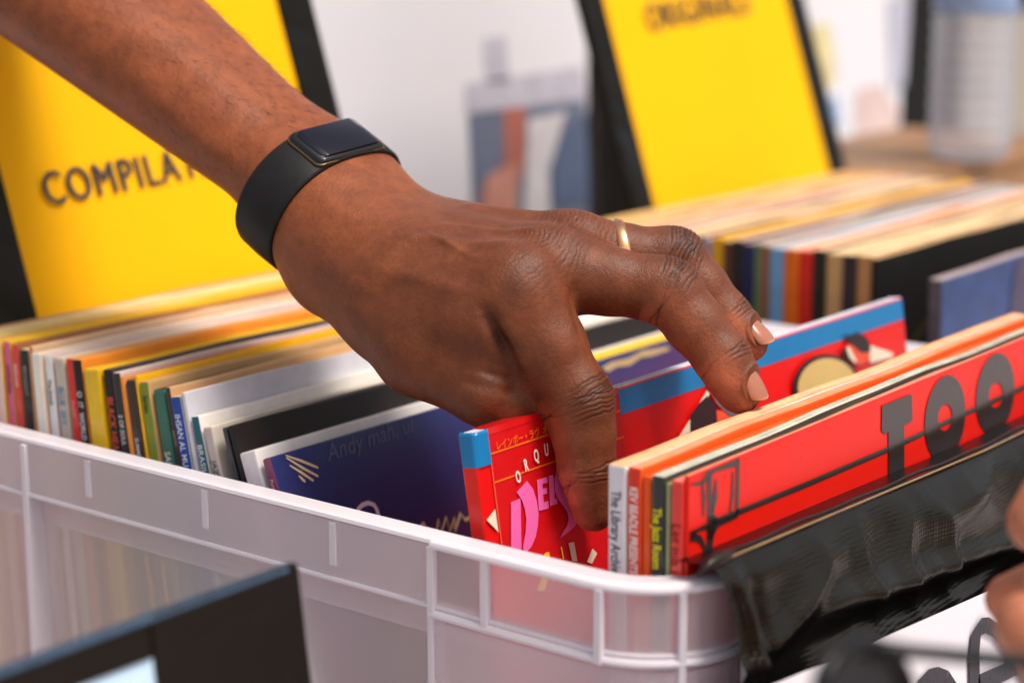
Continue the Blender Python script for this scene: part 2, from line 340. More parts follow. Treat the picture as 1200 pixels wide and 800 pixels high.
for ch, p_, d_, s_ in [('O', (603, 566), (608, 563), .0058), ('R', (612.5, 552), (617.5, 549.5), .0060), ('Q', (623.5, 541), (628.5, 539.2), .0060), ('U', (635.5, 534), (641, 532.5), .0060), ('E', (648, 529.5), (653, 528.5), .0060)]:
    txt_on(RO, ch, p_, s_, WHT, sx=.55, dirpx=d_, bold=.00012)
# blue end of the paper strip, wrapped round the spine, and the strip's top edge
prf = [(-RO.t+.0003, .0012), (-RO.t+.0006, -.0002), (-.0010, -.0003), (-.0003, -.0001), (.0003, .0006), (.0008, .0014), (.0009, .0072)]
V = [(x_, y_, z_) for z_ in (H-.0118, H-.0006) for x_, y_ in prf]; nP = len(prf)
V += [(min(x_, .0004), y_+.0006, H+.0003) for x_, y_ in prf]
mesh_ob('spine_cap', V, [(r_*nP+k, r_*nP+k+1, (r_+1)*nP+k+1, (r_+1)*nP+k) for r_ in range(2) for k in range(nP-1)], BLUE, None, RO.o)
mesh_ob('paper_strip_edge', [(-RO.t, .0078, H+.0003), (.0003, .0078, H+.0003), (.0003, .085, H+.0003), (-RO.t, .085, H+.0003), (.0005, .0078, H-.002), (.0005, .085, H-.002)], [(0, 1, 2, 3), (1, 4, 5, 2)], RDK, None, RO.o)

# ---- front group, upright
GF = 'records standing upright at the front of the near crate'
def fx(px_): return float(on_plane(px_, 545, (0, 0, .33), (0, 1, 0))[0])
RL = lp('thick white spined record titled The Library Archi', fx(733), .6, fx(733)-fx(712.5), (240, 236, 236), (222, 216, 222), (240, 172, 124), yaw=.008, taper=.85, h=.3155, y0=.0, group=GF)
spine_text(RL, 'The Library Archive', (40, 38, 44), .0054, RL.h-.0085, off=.5, sx=.66)
RK = lp('record with red orange spine lettered KEV BEADLE', fx(750), .6, fx(750)-fx(735), (236, 90, 24), (226, 52, 30), (242, 140, 96), yaw=.009, taper=.85, h=.3158, y0=.0005, group=GF)
spine_text(RK, 'KEV BEADLE PRESENTS', (246, 226, 220), .0043, RK.h-.0065, bold=.0001, sx=.66)
RK2 = lp('thin orange record tight behind The Jazz Room', fx(760.5), .5, fx(760.5)-fx(751), (240, 110, 20), (236, 84, 24), (240, 84, 24), yaw=.0095, taper=.85, h=.3135, y0=.0012, group=GF)
RJ = lp('black spined record titled The Jazz Room in yellow', fx(777), .5, fx(777)-fx(762.5), (60, 62, 60), (40, 42, 48), (190, 188, 168), yaw=.010, taper=.85, h=.3145, y0=.0008, group=GF, coat=.8)
spine_text(RJ, 'The Jazz Room', (236, 216, 30), .0045, RJ.h-.0105, bold=.0001, sx=.74)
RG = lp('thin olive grey record between black and red spines', fx(783), .5, fx(783)-fx(778), (150, 150, 90), (150, 156, 110), (156, 140, 70), yaw=.011, taper=.85, h=.3125, y0=.0014, group=GF)
RR = lp('plain coral red spined record behind the front red cover', fx(798.5), .5, fx(798.5)-fx(784.5), (226, 40, 34), (232, 58, 50), (240, 120, 100), yaw=.012, taper=.85, h=.314, y0=.0012, group=GF, coat=.8)
spine_text(RR, 'Let me in', (150, 20, 20), .005, RR.h-.014)
RT = lp('glossy red record at front with large black letters TOO', fx(803), .5, .0016, (232, 24, 6), (226, 40, 24), (246, 130, 104), h=.3160, y0=.0022, group=GF, yaw=.012, warp=0., taper=1., coat=.1, rough=.3, wear=.02)
BK = INK((44, 30, 28), .8)
t5 = lambda L: RT.px([z5(x, y, 690, 520) for x, y in L]); t44 = lambda L: RT.px([(930+x/4.444, 370+y/4.444) for x, y in L])
def ring(o, i):
    n = len(o); return [[o[k], o[(k+1) % n], i[(k+1) % n], i[k]] for k in range(n)]
art(RT, [(BK, [t5([(590, 510), (640, 488), (690, 460), (700, 415), (740, 415), (762, 450), (860, 408), (872, 430), (760, 482), (742, 512), (722, 560), (700, 560), (690, 500), (640, 512), (580, 560), (566, 590), (566, 480)]),
                t5([(572, 242), (660, 212), (686, 150), (704, 150), (760, 130), (800, 100), (872, 76), (872, 96), (860, 130), (740, 160), (702, 200), (660, 238), (576, 250)])]
          + stroke(t5([(702, 190), (708, 320), (714, 460), (708, 560), (704, 700)]), [.0032, .0024, .005, .0042, .0024]) + stroke(t5([(872, 70), (870, 250), (866, 412)]), .0022)
          + stroke(t5([(664, 215), (672, 320), (670, 420)]), [.001, .0026, .001]) + stroke(t5([(744, 205), (736, 320), (722, 400)]), [.001, .003, .001]) + stroke(t5([(842, 160), (840, 300), (826, 400)]), [.001, .002, .0016])
          + stroke(t5([(566, 250), (568, 300)]), .0016) + stroke(t5([(560, 575), (606, 540), (650, 556), (676, 610), (682, 700)]), [.002, .003, .0024, .002, .002])
          + stroke(RT.px([(834, 612), (940, 569), (1050, 522), (1120, 489), (1215, 447)]), .0022) + stroke(RT.px([(860, 653), (960, 607), (1069, 556), (1215, 490)]), .0016)
          + stroke(RT.px([(1010, 590), (1036, 578)]), .005) + stroke(RT.px([(1066, 562), (1080, 555)]), .005) + stroke(RT.px([(1136, 531), (1160, 521)]), .006) + stroke(RT.px([(1180, 509), (1192, 503)]), .007)),
         (BK, [t44([(456, 468), (600, 408), (612, 412), (614, 540), (604, 552), (572, 566), (574, 860), (490, 900), (490, 604), (470, 612), (454, 600)])]
          + ring(t44(ell(785, 532, 104, 225, 44, rot=.10)), t44(ell(785, 527, 37, 70, 44, rot=.08))) + ring(t44(ell(1046, 406, 98, 214, 44, rot=.10)), t44(ell(1050, 410, 37, 66, 44, rot=.08))))])

# ------------------------------------------------------------------ translucent crate
def plastic(name, trans, tint=(222, 212, 224), rough=.3, bt=.55, clear=.5):
    m = bpy.data.materials.new(name); m.use_nodes = True; nt = m.node_tree; N = nt.nodes; L = nt.links
    N.clear(); out = N.new('ShaderNodeOutputMaterial'); c = (*lin(tint), 1)
    df = N.new('ShaderNodeBsdfDiffuse'); df.inputs[0].default_value = c
    tl = N.new('ShaderNodeBsdfTranslucent'); tl.inputs[0].default_value = c
    rf = N.new('ShaderNodeBsdfRefraction'); rf.inputs['IOR'].default_value = 1.12; rf.inputs['Roughness'].default_value = rough; rf.inputs[0].default_value = (.95, .93, .95, 1)
    tp = N.new('ShaderNodeBsdfTransparent'); tp.inputs[0].default_value = (.96, .94, .96, 1)
    gl = N.new('ShaderNodeBsdfGlossy'); gl.inputs['Roughness'].default_value = .28
    def mix(a, b, f):
        x = N.new('ShaderNodeMixShader'); x.inputs[0].default_value = f; L.new(a.outputs[0], x.inputs[1]); L.new(b.outputs[0], x.inputs[2]); return x
    tc = N.new('ShaderNodeTexCoord'); nz = N.new('ShaderNodeTexNoise'); nz.inputs['Scale'].default_value = 120; nz.inputs['Detail'].default_value = 4
    L.new(tc.outputs['Object'], nz.inputs['Vector']); bp = N.new('ShaderNodeBump'); bp.inputs['Strength'].default_value = .12; bp.inputs['Distance'].default_value = .001
    L.new(nz.outputs['Fac'], bp.inputs['Height'])
    for q in (df, gl, rf): L.new(bp.outputs['Normal'], q.inputs['Normal'])
    body = mix(df, tl, bt); see = mix(rf, tp, clear); s = mix(body, see, trans)
    lw = N.new('ShaderNodeLayerWeight'); lw.inputs[0].default_value = .5; pw = N.new('ShaderNodeMath'); pw.operation = 'POWER'; pw.inputs[1].default_value = 4.; L.new(lw.outputs['Facing'], pw.inputs[0])
    fr = N.new('ShaderNodeMath'); fr.operation = 'MULTIPLY_ADD'; fr.inputs[1].default_value = .5; fr.inputs[2].default_value = .035; L.new(pw.outputs[0], fr.inputs[0])
    g = N.new('ShaderNodeMixShader'); L.new(fr.outputs[0], g.inputs[0]); L.new(s.outputs[0], g.inputs[1]); L.new(gl.outputs[0], g.inputs[2])
    L.new(g.outputs[0], out.inputs['Surface']); return m
P_WALL = plastic('translucent_plastic_wall', .36, tint=(255, 246, 248), clear=.66); P_RIM = plastic('translucent_plastic_rim', .18, tint=(250, 243, 248), bt=.15); P_RIB = plastic('translucent_plastic_rib', .22, tint=(246, 238, 244), bt=.1); P_SKIRT = plastic('translucent_plastic_skirt', .33, tint=(252, 244, 248), clear=.75); P_BAND = plastic('translucent_plastic_band', .34, tint=(250, 240, 246), clear=.6)
CX0, CX1, CY0, CY1, CR = -.345, .1030, -.0195, .3525, .035
def outline(d, n=10):
    pts = []; R = CR+d
    for (cx, cy, a0) in ((CX1-CR, CY0+CR, -90), (CX1-CR, CY1-CR, 0), (CX0+CR, CY1-CR, 90), (CX0+CR, CY0+CR, 180)):
        for k in range(n+1):
            a = math.radians(a0+90*k/n); pts.append((cx+R*math.cos(a), cy+R*math.sin(a)))
    return pts
def sweep(name, prof, m, parent, closed=True):
    rings = [[(x, y, z) for x, y in outline(d)] for d, z in prof]; n = len(rings[0]); V = sum(rings, []); Fc = []
    K = len(prof)
    for i in range(K if closed else K-1):
        j = (i+1) % K
        for k in range(n): Fc.append((i*n+k, i*n+(k+1) % n, j*n+(k+1) % n, j*n+k))
    o = mesh_ob(name, V, Fc, m, None, parent, smooth=False)
    return o
def crate(label, loc):
    root = empty('plastic_crate', loc); tag(root, label, 'crate', 'translucent plastic crates of records')
    sweep('wall', [(-.0070, .2725), (-.0085, .15), (-.011, .002)], P_WALL, root, closed=False)
    sweep('inner_band', [(-.0062, .2735), (-.0062, .2610)], P_BAND, root, closed=False)
    sweep('rim_top', [(-.0115, .2955), (-.0108, .2968), (-.0015, .2976), (-.0003, .2970), (.0, .2958), (-.0012, .2950), (-.0108, .2945)], P_RIM, root)
    sweep('rim_skirt', [(-.0006, .2950), (-.0006, .2742)], P_SKIRT, root, closed=False)
    mesh_ob('rim_liner', [(CX0+CR, CY0+.0035, .2745), (.0035, CY0+.0035, .2745), (.0035, CY0+.0035, .2948), (CX0+CR, CY0+.0035, .2948)], [(0, 1, 2, 3)], P_BAND, None, root)
    sweep('rim_lip', [(-.0022, .2745), (.0002, .2745), (.0004, .2738), (.0002, .2730), (-.0022, .2730)], P_RIB, root)
    # small ribs behind the skirt of the long sides
    for x, hz in ((-.172, .013), (-.106, .013), (-.0415, .014)):
        from_bm('rib', box_bm(x-.0016, x+.0016, CY0-.0001, CY0+.004, .2945-hz-.002, .2945, bev=.0005), P_RIB, root)
    # tall rib that steps the wall
    from_bm('rib', box_bm(-.2115, -.2085, CY0-.0012, CY0+.010, .004, .2946, bev=.0006), P_RIB, root)
    # corner panel: raised frame round the rounded corner
    def corner_path(d):
        pts = []; R = CR+d
        pts.append((.0045, CY0-d)); pts.append((.03, CY0-d)); pts.append((.055, CY0-d))
        for k in range(13):
            a = math.radians(-90+90*k/12); pts.append((CX1-CR+R*math.cos(a), CY0+CR+R*math.sin(a)))
        return pts
    def sweepc(name, prof, m, closed=True):
        rings = [[(x, y, z) for x, y in corner_path(d)] for d, z in prof]; n = len(rings[0]); V = sum(rings, []); Fc = []; K = len(prof)
        for i in range(K if closed else K-1):
            j = (i+1) % K
            for k in range(n-1): Fc.append((i*n+k, i*n+k+1, j*n+k+1, j*n+k))
        if closed:
            Fc.append(tuple(i*n for i in range(K))); Fc.append(tuple(i*n+n-1 for i in range(K))[::-1])
        return mesh_ob(name, V, Fc, m, None, root)
    sweepc('corner_ridge', [(.0002, .2972), (.0013, .2968), (.0017, .2957), (.0013, .2946), (.0002, .2942)], P_RIB)
    sweepc('corner_ridge', [(.0002, .2728), (.0013, .2725), (.0018, .2714), (.0013, .2702), (.0002, .2697)], P_RIB)
    sweepc('corner_panel', [(.0004, .2690), (.0006, .2500), (.0004, .2480)], P_BAND, closed=False)
    sweepc('corner_panel', [(-.001, .2480), (-.004, .15), (-.006, .002)], P_WALL, closed=False)
    V, Fc = [], []
    for x in (.0045, .0275, .0735):
        from_bm('corner_rib', box_bm(x-.0014, x+.0014, CY0-.0016, CY0+.001, .2700, .2950, bev=.0004), P_RIB, root)
    from_bm('corner_rib', box_bm(.0032, .0056, CY0-.0015, CY0+.006, .004, .2702, bev=.0005), P_RIB, root)
    for a, z0 in ((-38, .004), (8, .004)):
        ca, sa = math.cos(math.radians(a)), math.sin(math.radians(a))
        bm = box_bm(CR-.001, CR+.0016, -.0013, .0013, z0, .2950, bev=.0006)
        bmesh.ops.transform(bm, matrix=Matrix.Translation((CX1-CR, CY0+CR, 0)) @ Matrix.Rotation(math.radians(a), 4, 'Z'), verts=bm.verts)
        from_bm('corner_rib', bm, P_RIB, root)
    # floor
    o = outline(-.012); mesh_ob('crate_floor', [(x, y, .006) for x, y in o], [tuple(range(len(o)))], P_WALL, None, root)
    return root
crate('frosted clear plastic crate in front, full of leaning records', (0, 0, 0))
crate('frosted plastic crate behind the hand holding the upright record stack', (0, .3755, 0))

# ------------------------------------------------------------------ right-hand stack in the second crate
GR = 'upright records in the far crate'
right = [
    (13, (190, 160, 120), (238, 196, 110), 'rearmost far record with warm yellow edge'),
    (12, (170, 140, 110), (236, 216, 180), 'pale edged record second from the back of the far stack'),
    (12, (150, 110, 80), (236, 180, 120), 'apricot edged record third from the back of the far stack'),
 # width px-ish, spine, top, label
    (10, (150, 120, 90), (236, 206, 120), 'record with pale mustard edge touching the yellow originals sign'),
    (10, (160, 110, 80), (240, 200, 150), 'peach edged record near the yellow originals sign'),
    (11, (90, 80, 70), (236, 214, 176), 'cream edged record behind the salmon edged one'),
    (10, (200, 120, 90), (232, 170, 130), 'salmon edged record at the back of the far stack'),
    (11, (120, 110, 110), (236, 220, 196), 'ivory edged record behind the mauve edged one'),
    (10, (120, 90, 100), (196, 170, 168), 'mauve edged record at the back of the far stack'),
    (11, (190, 150, 90), (240, 216, 170), 'buff edged record left of the grey green spine'),
    (8, (74, 84, 70), (232, 206, 160), 'record with grey green spine beside the ring fingertip'),
    (9, (104, 112, 92), (230, 200, 150), 'record with moss green spine in the far stack'),
    (7, (30, 28, 30), (200, 176, 160), 'narrow black record between moss green and lilac spines'),
    (10, (160, 146, 170), (214, 196, 196), 'lilac spined record in the far stack'),
    (12, (226, 168, 20), (238, 190, 70), 'golden yellow spined record in the far stack'),
    (9, (96, 60, 44), (236, 206, 140), 'chestnut brown spined record beside the golden yellow one'),
    (12, (44, 38, 38), (190, 166, 156), 'near black record with pale mark on spine in the far stack'),
    (9, (34, 40, 80), (176, 160, 170), 'navy blue spined record in the far stack'),
    (7, (110, 140, 100), (210, 190, 180), 'leaf green spined record beside the navy one'),
    (10, (140, 100, 70), (196, 186, 190), 'tan brown spined record left of the sky blue one'),
    (14, (110, 164, 206), (180, 200, 220), 'sky blue spined record in the far stack'),
    (14, (224, 110, 24), (236, 206, 180), 'orange spined record right of the sky blue one'),
    (14, (222, 44, 34), (238, 150, 120), 'scarlet spined record in the far stack'),
    (12, (40, 38, 34), (236, 206, 170), 'black spined record right of the scarlet one'),
    (17, (206, 166, 112), (240, 216, 170), 'wide kraft tan spined record in the far stack'),
    (12, (52, 44, 48), (226, 196, 150), 'dark plum spined record between two tan spines'),
    (14, (190, 140, 90), (238, 214, 170), 'caramel spined record beside the black front cover'),
    (5, (24, 20, 18), (232, 204, 150), 'black covered record at the front of the upright far stack'),
]
x = -.0555; tot = sum(r[0] for r in right)
pos = []
for r in reversed(right):
    r = (r[0], r[1], tuple(v*k for v, k in zip(r[2], (.95, .89, .86))), r[3])
    t = r[0]*.00060; pos.append((x, t, r)); x -= t+.00035
for xf, t, r in reversed(pos):
    cov = (22, 19, 17) if r[3] == right[-1][3] else r[1]
    R = lp(r[3], xf, .3, t, cov, r[1], r[2], y0=.4085+random.uniform(-.0015, .0015), h=.3155+random.uniform(-.001, .0008), group=GR, coat=.0, rough=.55)
    if r[3] == right[-1][3]:
        brown = INK((70, 50, 30), 0)
        pts = [(y, z) for y, z in ell(.085, .215, .062, .062, 24, math.radians(70), math.radians(200))]
        art(R, [(brown, stroke(pts, .003))])
    if r[1] == (44, 38, 38):
        spine_text(R, 'O SOM', (150, 140, 135), R.t*.6, R.h-.03)
R = lp('blue covered record with frayed grey spine leaning forward of the black cover', -.0165, 1.2, .0075, (40, 66, 116), (84, 78, 84), (170, 150, 150), y0=.4045, h=.3085, group=GR, coat=.3, wear=.3)
art(R, [(INK((72, 66, 88)), [[(.06, .02), (.312, .02), (.312, .306), (.09, .306), (.07, .22)]])])
# a few plain sleeves in front of it hide the crate's end
# ------------------------------------------------------------------ yellow signs in black bound pockets
YM = mat('yellow_paper', (252, 182, 2), .65, .0, .03, scale=8, spec=.12)
def vinyl(name, c=(16, 15, 16), rough=.32, weave=1500., strength=.5, wr=14., wd=.012, sp_=.3):
    m = bpy.data.materials.new(name); m.use_nodes = True; nt = m.node_tree; N = nt.nodes; L = nt.links; b = N['Principled BSDF']
    b.inputs['Base Color'].default_value = (*lin(c), 1); b.inputs['Roughness'].default_value = rough; b.inputs['Specular IOR Level'].default_value = sp_; b.inputs['Specular Tint'].default_value = (1., .82, .58, 1)  # warm tint colours the sheen as if yellowish surroundings were reflected
    tc = N.new('ShaderNodeTexCoord')
    vo = N.new('ShaderNodeTexVoronoi'); vo.inputs['Scale'].default_value = weave; vo.inputs['Randomness'].default_value = .12; L.new(tc.outputs['Object'], vo.inputs['Vector'])
    bp = N.new('ShaderNodeBump'); bp.inputs['Strength'].default_value = strength; bp.inputs['Distance'].default_value = .0006; bp.invert = True; L.new(vo.outputs['Distance'], bp.inputs['Height'])
    nz = N.new('ShaderNodeTexNoise'); nz.inputs['Scale'].default_value = wr; nz.inputs['Detail'].default_value = 3; nz.inputs['Distortion'].default_value = 1.2; L.new(tc.outputs['Object'], nz.inputs['Vector'])
    b2 = N.new('ShaderNodeBump'); b2.inputs['Strength'].default_value = .55; b2.inputs['Distance'].default_value = wd; L.new(nz.outputs['Fac'], b2.inputs['Height'])
    L.new(b2.outputs['Normal'], bp.inputs['Normal']); L.new(bp.outputs['Normal'], b.inputs['Normal'])
    return m
VIN = vinyl('black_woven_vinyl', (6, 5, 5), .25, 640., .34, 22., .0022, .36); VIN2 = vinyl('black_soft_vinyl', (14, 13, 14), .34, 300., .02, 9., .02, .2)
def sheet(fn, nu, nv):
    V = [fn(i/nu, j/nv) for j in range(nv+1) for i in range(nu+1)]
    Fc = [(j*(nu+1)+i, j*(nu+1)+i+1, (j+1)*(nu+1)+i+1, (j+1)*(nu+1)+i) for j in range(nv) for i in range(nu)]
    return V, Fc
def pocket(label, loc, lean, y0, y1, h, border, textargs, zb=0., name='sign_pocket'):
    root = empty(name, loc); root.rotation_euler = (0, -math.radians(lean), 0); tag(root, label, 'sign')
    from_bm('black_backing', box_bm(-.004, -.001, y0-border[0], y1+border[1], zb, h+.03, bev=.001), VIN2, root)
    # yellow sheet with a slight billow
    V, Fc = sheet(lambda u, v: (.0006+.0012*math.sin(u*3.1)*math.sin(v*2.4+.3), y0+(y1-y0)*u, zb+.02+(h-zb-.02)*v), 12, 12)
    mesh_ob('yellow_sheet', V, Fc, YM, None, root, smooth=True)
    # raised binding at both sides
    for ya, yb in ((y0-border[0], y0-.0005), (y1+.0005, y1+border[1])):
        bm = box_bm(-.0008, .0022, ya, yb, zb, h+.03, bev=.001); from_bm('binding', bm, VIN2, root)
    s, size, yy, zz, rot, sx = textargs
    text_ob('lettering', s, size, frame((0, math.cos(rot), math.sin(rot)), (0, -math.sin(rot), math.cos(rot)), (.0030, yy, zz)), mat('grey_marker_ink', (62, 58, 60), .6, 0, .1), root, sx=sx, bold=0., spacing=1.16)
    text_ob('lettering', s, size, frame((0, math.cos(rot), math.sin(rot)), (0, -math.sin(rot), math.cos(rot)), (.0031, yy+.0007, zz)), mat('grey_marker_ink', (62, 58, 60), .6, 0, .1), root, sx=sx, spacing=1.16)
    return root
def leanlocal(px_, pt, lean):
    t = math.radians(lean); n = (math.cos(t), 0, math.sin(t)); w = on_plane(px_[0], px_[1], pt, n)
    up = np.array([-math.sin(t), 0, math.cos(t)]); d = w-np.array(pt); return float(w[1]), float(d@up)
LP_ = (-.29+.315*math.tan(math.radians(18)), 0, 0.0)
S1 = leanlocal((50, 243), LP_, 18); S1b = leanlocal((205, 213), LP_, 18); S2 = leanlocal((757, 38), LP_, 18); S2b = leanlocal((884, 14), LP_, 18)
pocket('yellow sign lettered COMPILATIONS in black pocket behind near records', LP_, 18, .0545, .2555, .56, (.030, .026), ('COMPILATIONS', .0225, S1[0], S1[1], math.atan2(S1b[1]-S1[1], S1b[0]-S1[0]), .80), zb=.03)
pocket('yellow sign lettered ORIGINALS in black pocket behind far record stack', (LP_[0], 0, 0), 18, .5515, .783, .60, (.024, .024), ('ORIGINALS', .0260, S2[0], S2[1], math.atan2(S2b[1]-S2[1], S2b[0]-S2[0]), .90), zb=.03)

# ------------------------------------------------------------------ black woven pocket over the crate's front
root = empty('hanging_pocket', (.1110, 0, 0)); tag(root, 'black woven vinyl pocket hung over the front end of the near crate', 'pocket')
from mathutils import noise as mnoise
def bag_top(y): return max(.2992, .3050-.030*y)
def bagf(u, v):
    y = -.0035+.36*u; zt = bag_top(y); z = zt*v
    a = mnoise.noise((y*15+3.1, z*20, .3)); b = mnoise.noise((y*34-z*16, z*30+y*22, 4.2)); c = 1-abs(mnoise.noise((y*20+z*14, z*26-y*9, 9.1)))*2
    wv = .0036*a+.0016*b+.0056*max(0., c-.45)
    f = z-(.274-.10*(y-.09)); fold = .0040*math.exp(-(f/.0045)**2)*min(1, max(0, (y-.03)/.05)) - .003*math.exp(-((f+.011)/.005)**2)*min(1, max(0, (y-.03)/.05))
    side = .0035*math.exp(-((y-.004-.10*(.3-z))/.004)**2)-.002*math.exp(-((y-.012-.12*(.3-z))/.004)**2)
    k = min(1, (zt-z)/.014)
    sh = -.0120*math.exp(-(zt-z)/(.010+.006*(.5+.5*math.sin(y*23+.6))))
    return (.004+sh+(wv+fold+side)*k+.012*(1-v), y+.0015*math.sin(z*90), z)
V, Fc = sheet(bagf, 220, 180); mesh_ob('pocket_front', V, Fc, VIN, None, root, smooth=True)
V, Fc = sheet(lambda u, v: (-.0080-.0122*v, -.003+.356*u, bag_top(-.003+.356*u)-.0006-.0012*v), 60, 3); mesh_ob('pocket_flap', V, Fc, VIN, None, root, smooth=True)
BIND = mat('brown_black_binding', (34, 20, 16), .4, .1, .3, scale=300); BEAD = mat('tan_zip_teeth', (140, 108, 70), .35, .3, .2)
V, Fc = tube([(-.0085+.0003*math.sin(k*.7), -.0035+.36*k/40, bag_top(-.0035+.36*k/40)+.0008+.0003*math.sin(k*1.3)) for k in range(41)], [.0004]+[.0007]*40, 8); mesh_ob('top_binding', V, Fc, BIND, None, root, smooth=True)
V, Fc = [], []
for k in range(240):
    y = .004+.0015*k
    bm_v, bm_f = tube([(-.0072, y-.0006, bag_top(y)-.0006), (-.0056, y+.0004, bag_top(y)+.0004)], [.00045, .00045], 6); b0 = len(V); V += bm_v; Fc += [tuple(i+b0 for i in f) for f in bm_f]
mesh_ob('zip_teeth', V, Fc, BEAD, None, root, smooth=True)
V, Fc = tube([(-.0085, -.0085, .3028), (-.0080, -.0030, .3046), (-.0075, .003, .3052), (-.0078, .010, .3054)], [.0005, .0022, .0026, .0016], 8); mesh_ob('bound_corner', V, Fc, BIND, None, root, smooth=True)

# white paper with marker lettering held in front of the pocket
PX0 = .128
def pp(px_, py_): w = on_plane(px_, py_, (PX0, 0, 0), (1, 0, 0)); return float(w[1]), float(w[2])
c0 = pp(925, 791.5); c1 = pp(1200, 673); sl = (c1[1]-c0[1])/(c1[0]-c0[0])
ya, yb = c0[0]-.075, c1[0]+.16
paper = mat('white_paper', (236, 232, 240), .6, 0, .03, scale=10)
V, Fc = sheet(lambda u, v: (PX0+.001*math.sin(u*5), ya+(yb-ya)*u, (c0[1]+sl*(ya+(yb-ya)*u-c0[0]))*v), 16, 10)
pr = mesh_ob('paper_sheet', V, Fc, paper, None, None, smooth=True); tag(pr, 'white paper with big hand drawn outline letters in front of the black pocket', 'paper')
def zz(L): return [pp(930+x/4.444, 620+y/4.444) for x, y in L]
MK = mat('black_marker_ink', (56, 54, 62), .5, 0, .1)
V, Fc = [], []
for pts, w in (([(930, 900), (922, 760), (920, 640), (930, 540), (955, 500), (985, 492), (1030, 520), (1090, 590), (1150, 690), (1200, 770), (1260, 870)], [.0085, .0085, .0085, .0085, .007, .006, .0055, .006, .007, .0075, .0075]),
               ([(940, 800), (1000, 772), (1080, 735), (1170, 690)], [.0075]*4),
               ([(620, 900), (640, 800), (680, 762), (720, 752), (770, 770), (810, 830), (820, 900)], [.006]*7)):
    for k, q in enumerate(stroke(zz(pts), w)):
        b0 = len(V); V += [(PX0+.0016+.00005*k, a, c) for a, c in q]; Fc.append(tuple(range(b0, b0+4)))
mesh_ob('marker_lettering', V, Fc, MK, None, pr)

# ------------------------------------------------------------------ black bound sleeve standing at lower left
c = at(345, 658, .56); d = at(0, 768, .475)
yR = float(c[1]); xR = float(c[0]); zT = float(c[2])
lean = 7.; tl = math.radians(lean)
root = empty('document_sleeve', (xR+zT*math.tan(tl), 0, 0)); root.rotation_euler = (0, -tl, math.atan2(-(float(d[0])-xR), -(float(d[1])-yR))*0)
hh = zT/math.cos(tl)
tag(root, 'black bound sleeve with pale blue sheet standing before the near crate', 'sleeve')
SLV = vinyl('black_sleeve_binding', (22, 18, 17), .42, 620., .3, 24., .003, .25)
from_bm('sleeve_back', box_bm(-.0022, -.0008, yR-.26, yR, 0, hh, bev=.0005), SLV, root)
from_bm('binding', box_bm(-.001, .0016, yR-.056, yR, 0, hh, bev=.0008), SLV, root)
from_bm('binding', box_bm(-.001, .0014, yR-.26, yR-.0563, hh-.0115, hh, bev=.0008), SLV, root)
mesh_ob('blue_sheet', [(.0003, yR-.25, .02), (.0003, yR-.0555, .02), (.0003, yR-.0555, hh-.011), (.0003, yR-.25, hh-.011)], [(0, 1, 2, 3)], mat('pale_blue_paper', (196, 222, 246), .4, .5, .03), None, root)
V, Fc = [], []
for k in range(170):
    y = yR-.004-.0015*k; a, f = tube([(.0001, y, hh+.0001), (.0018, y-.0011, hh-.0016)], [.0006, .0006], 5); b0 = len(V); V += a; Fc += [tuple(i+b0 for i in q) for q in f]
mesh_ob('edge_stitching', V, Fc, mat('blue_grey_stitching', (80, 106, 134), .4, .1, .3, scale=400), None, root, smooth=True)

# ------------------------------------------------------------------ background
def vpanel(name, label, cat, X, quad, m, thick=.002, lean=0.):
    """upright rectangular sheet on the plane X, its corners taken from the two image points"""
    pts = [on_plane(a, b, (X, 0, 0), (1, 0, 0)) for a, b in quad]
    ys = [p[1] for p in pts]; zs = [p[2] for p in pts]
    o = from_bm(name, box_bm(X-thick, X, min(ys), max(ys), min(zs), max(zs), bev=.0004), m); 
    if label: tag(o, label, cat)
    return o, ys, zs
WH = mat('white_poster_paper', (240, 236, 244), .5, .2, .03, scale=6)
XP = -.56
def yz(px_, py_, X): w = on_plane(px_, py_, (X, 0, 0), (1, 0, 0)); return float(w[1]), float(w[2])
root = empty('poster', (XP, 0, 0)); tag(root, 'white poster with small blue and red picture between the two yellow signs', 'poster')
a = yz(330, 240, XP); b = yz(688, 120, XP)
from_bm('poster_sheet', box_bm(-.004, 0, a[0], b[0], .0, .66, bev=.0005), WH, root)
def bgart(root, X, layers, name='picture', x0=.0008):
    V, Fc, idx, mats = [], [], [], []
    for li, (c_, polys) in enumerate(layers):
        m = mat('print_ink', c_, .5, .1, .15, scale=30); 
        if m not in mats: mats.append(m)
        for p in polys:
            b0 = len(V); V += [(x0+.0004*li, *yz(q[0], q[1], X)) for q in p]; Fc.append(tuple(range(b0, b0+len(p)))); idx.append(mats.index(m))
    return mesh_ob(name, V, Fc, mats, idx, root)
bgart(root, XP, [((204, 198, 212), [[(545, 98), (680, 78), (688, 118), (545, 132)], [(566, 45), (592, 42), (596, 95), (570, 98)]]),
                 ((118, 126, 148), [[(548, 134), (684, 116), (690, 300), (556, 300)]]),
                 ((194, 116, 100), [[(588, 128), (614, 124), (612, 200), (590, 240), (560, 245), (565, 215), (590, 190)]]),
                 ((214, 150, 130), [[(570, 205), (606, 190), (600, 300), (556, 300)]]),
                 ((220, 214, 216), [[(616, 140), (660, 130), (640, 200), (644, 300), (610, 300)]]),
                 ((92, 106, 134), [[(660, 150), (684, 130), (688, 240), (646, 240), (644, 200)]])])
root = empty('poster', (-.58, 0, 0)); tag(root, 'narrow grey white leaflet with brown top left of the originals sign', 'leaflet')
q0 = yz(630, 30, -.58); q1 = yz(700, 200, -.58)
from_bm('leaflet_sheet', box_bm(.0, .002, yz(640, 30, -.55)[0], yz(682, 30, -.55)[0], yz(660, 92, -.55)[1], .60, bev=.0004), mat('grey_leaflet', (196, 190, 200), .5, 0, .2), root)
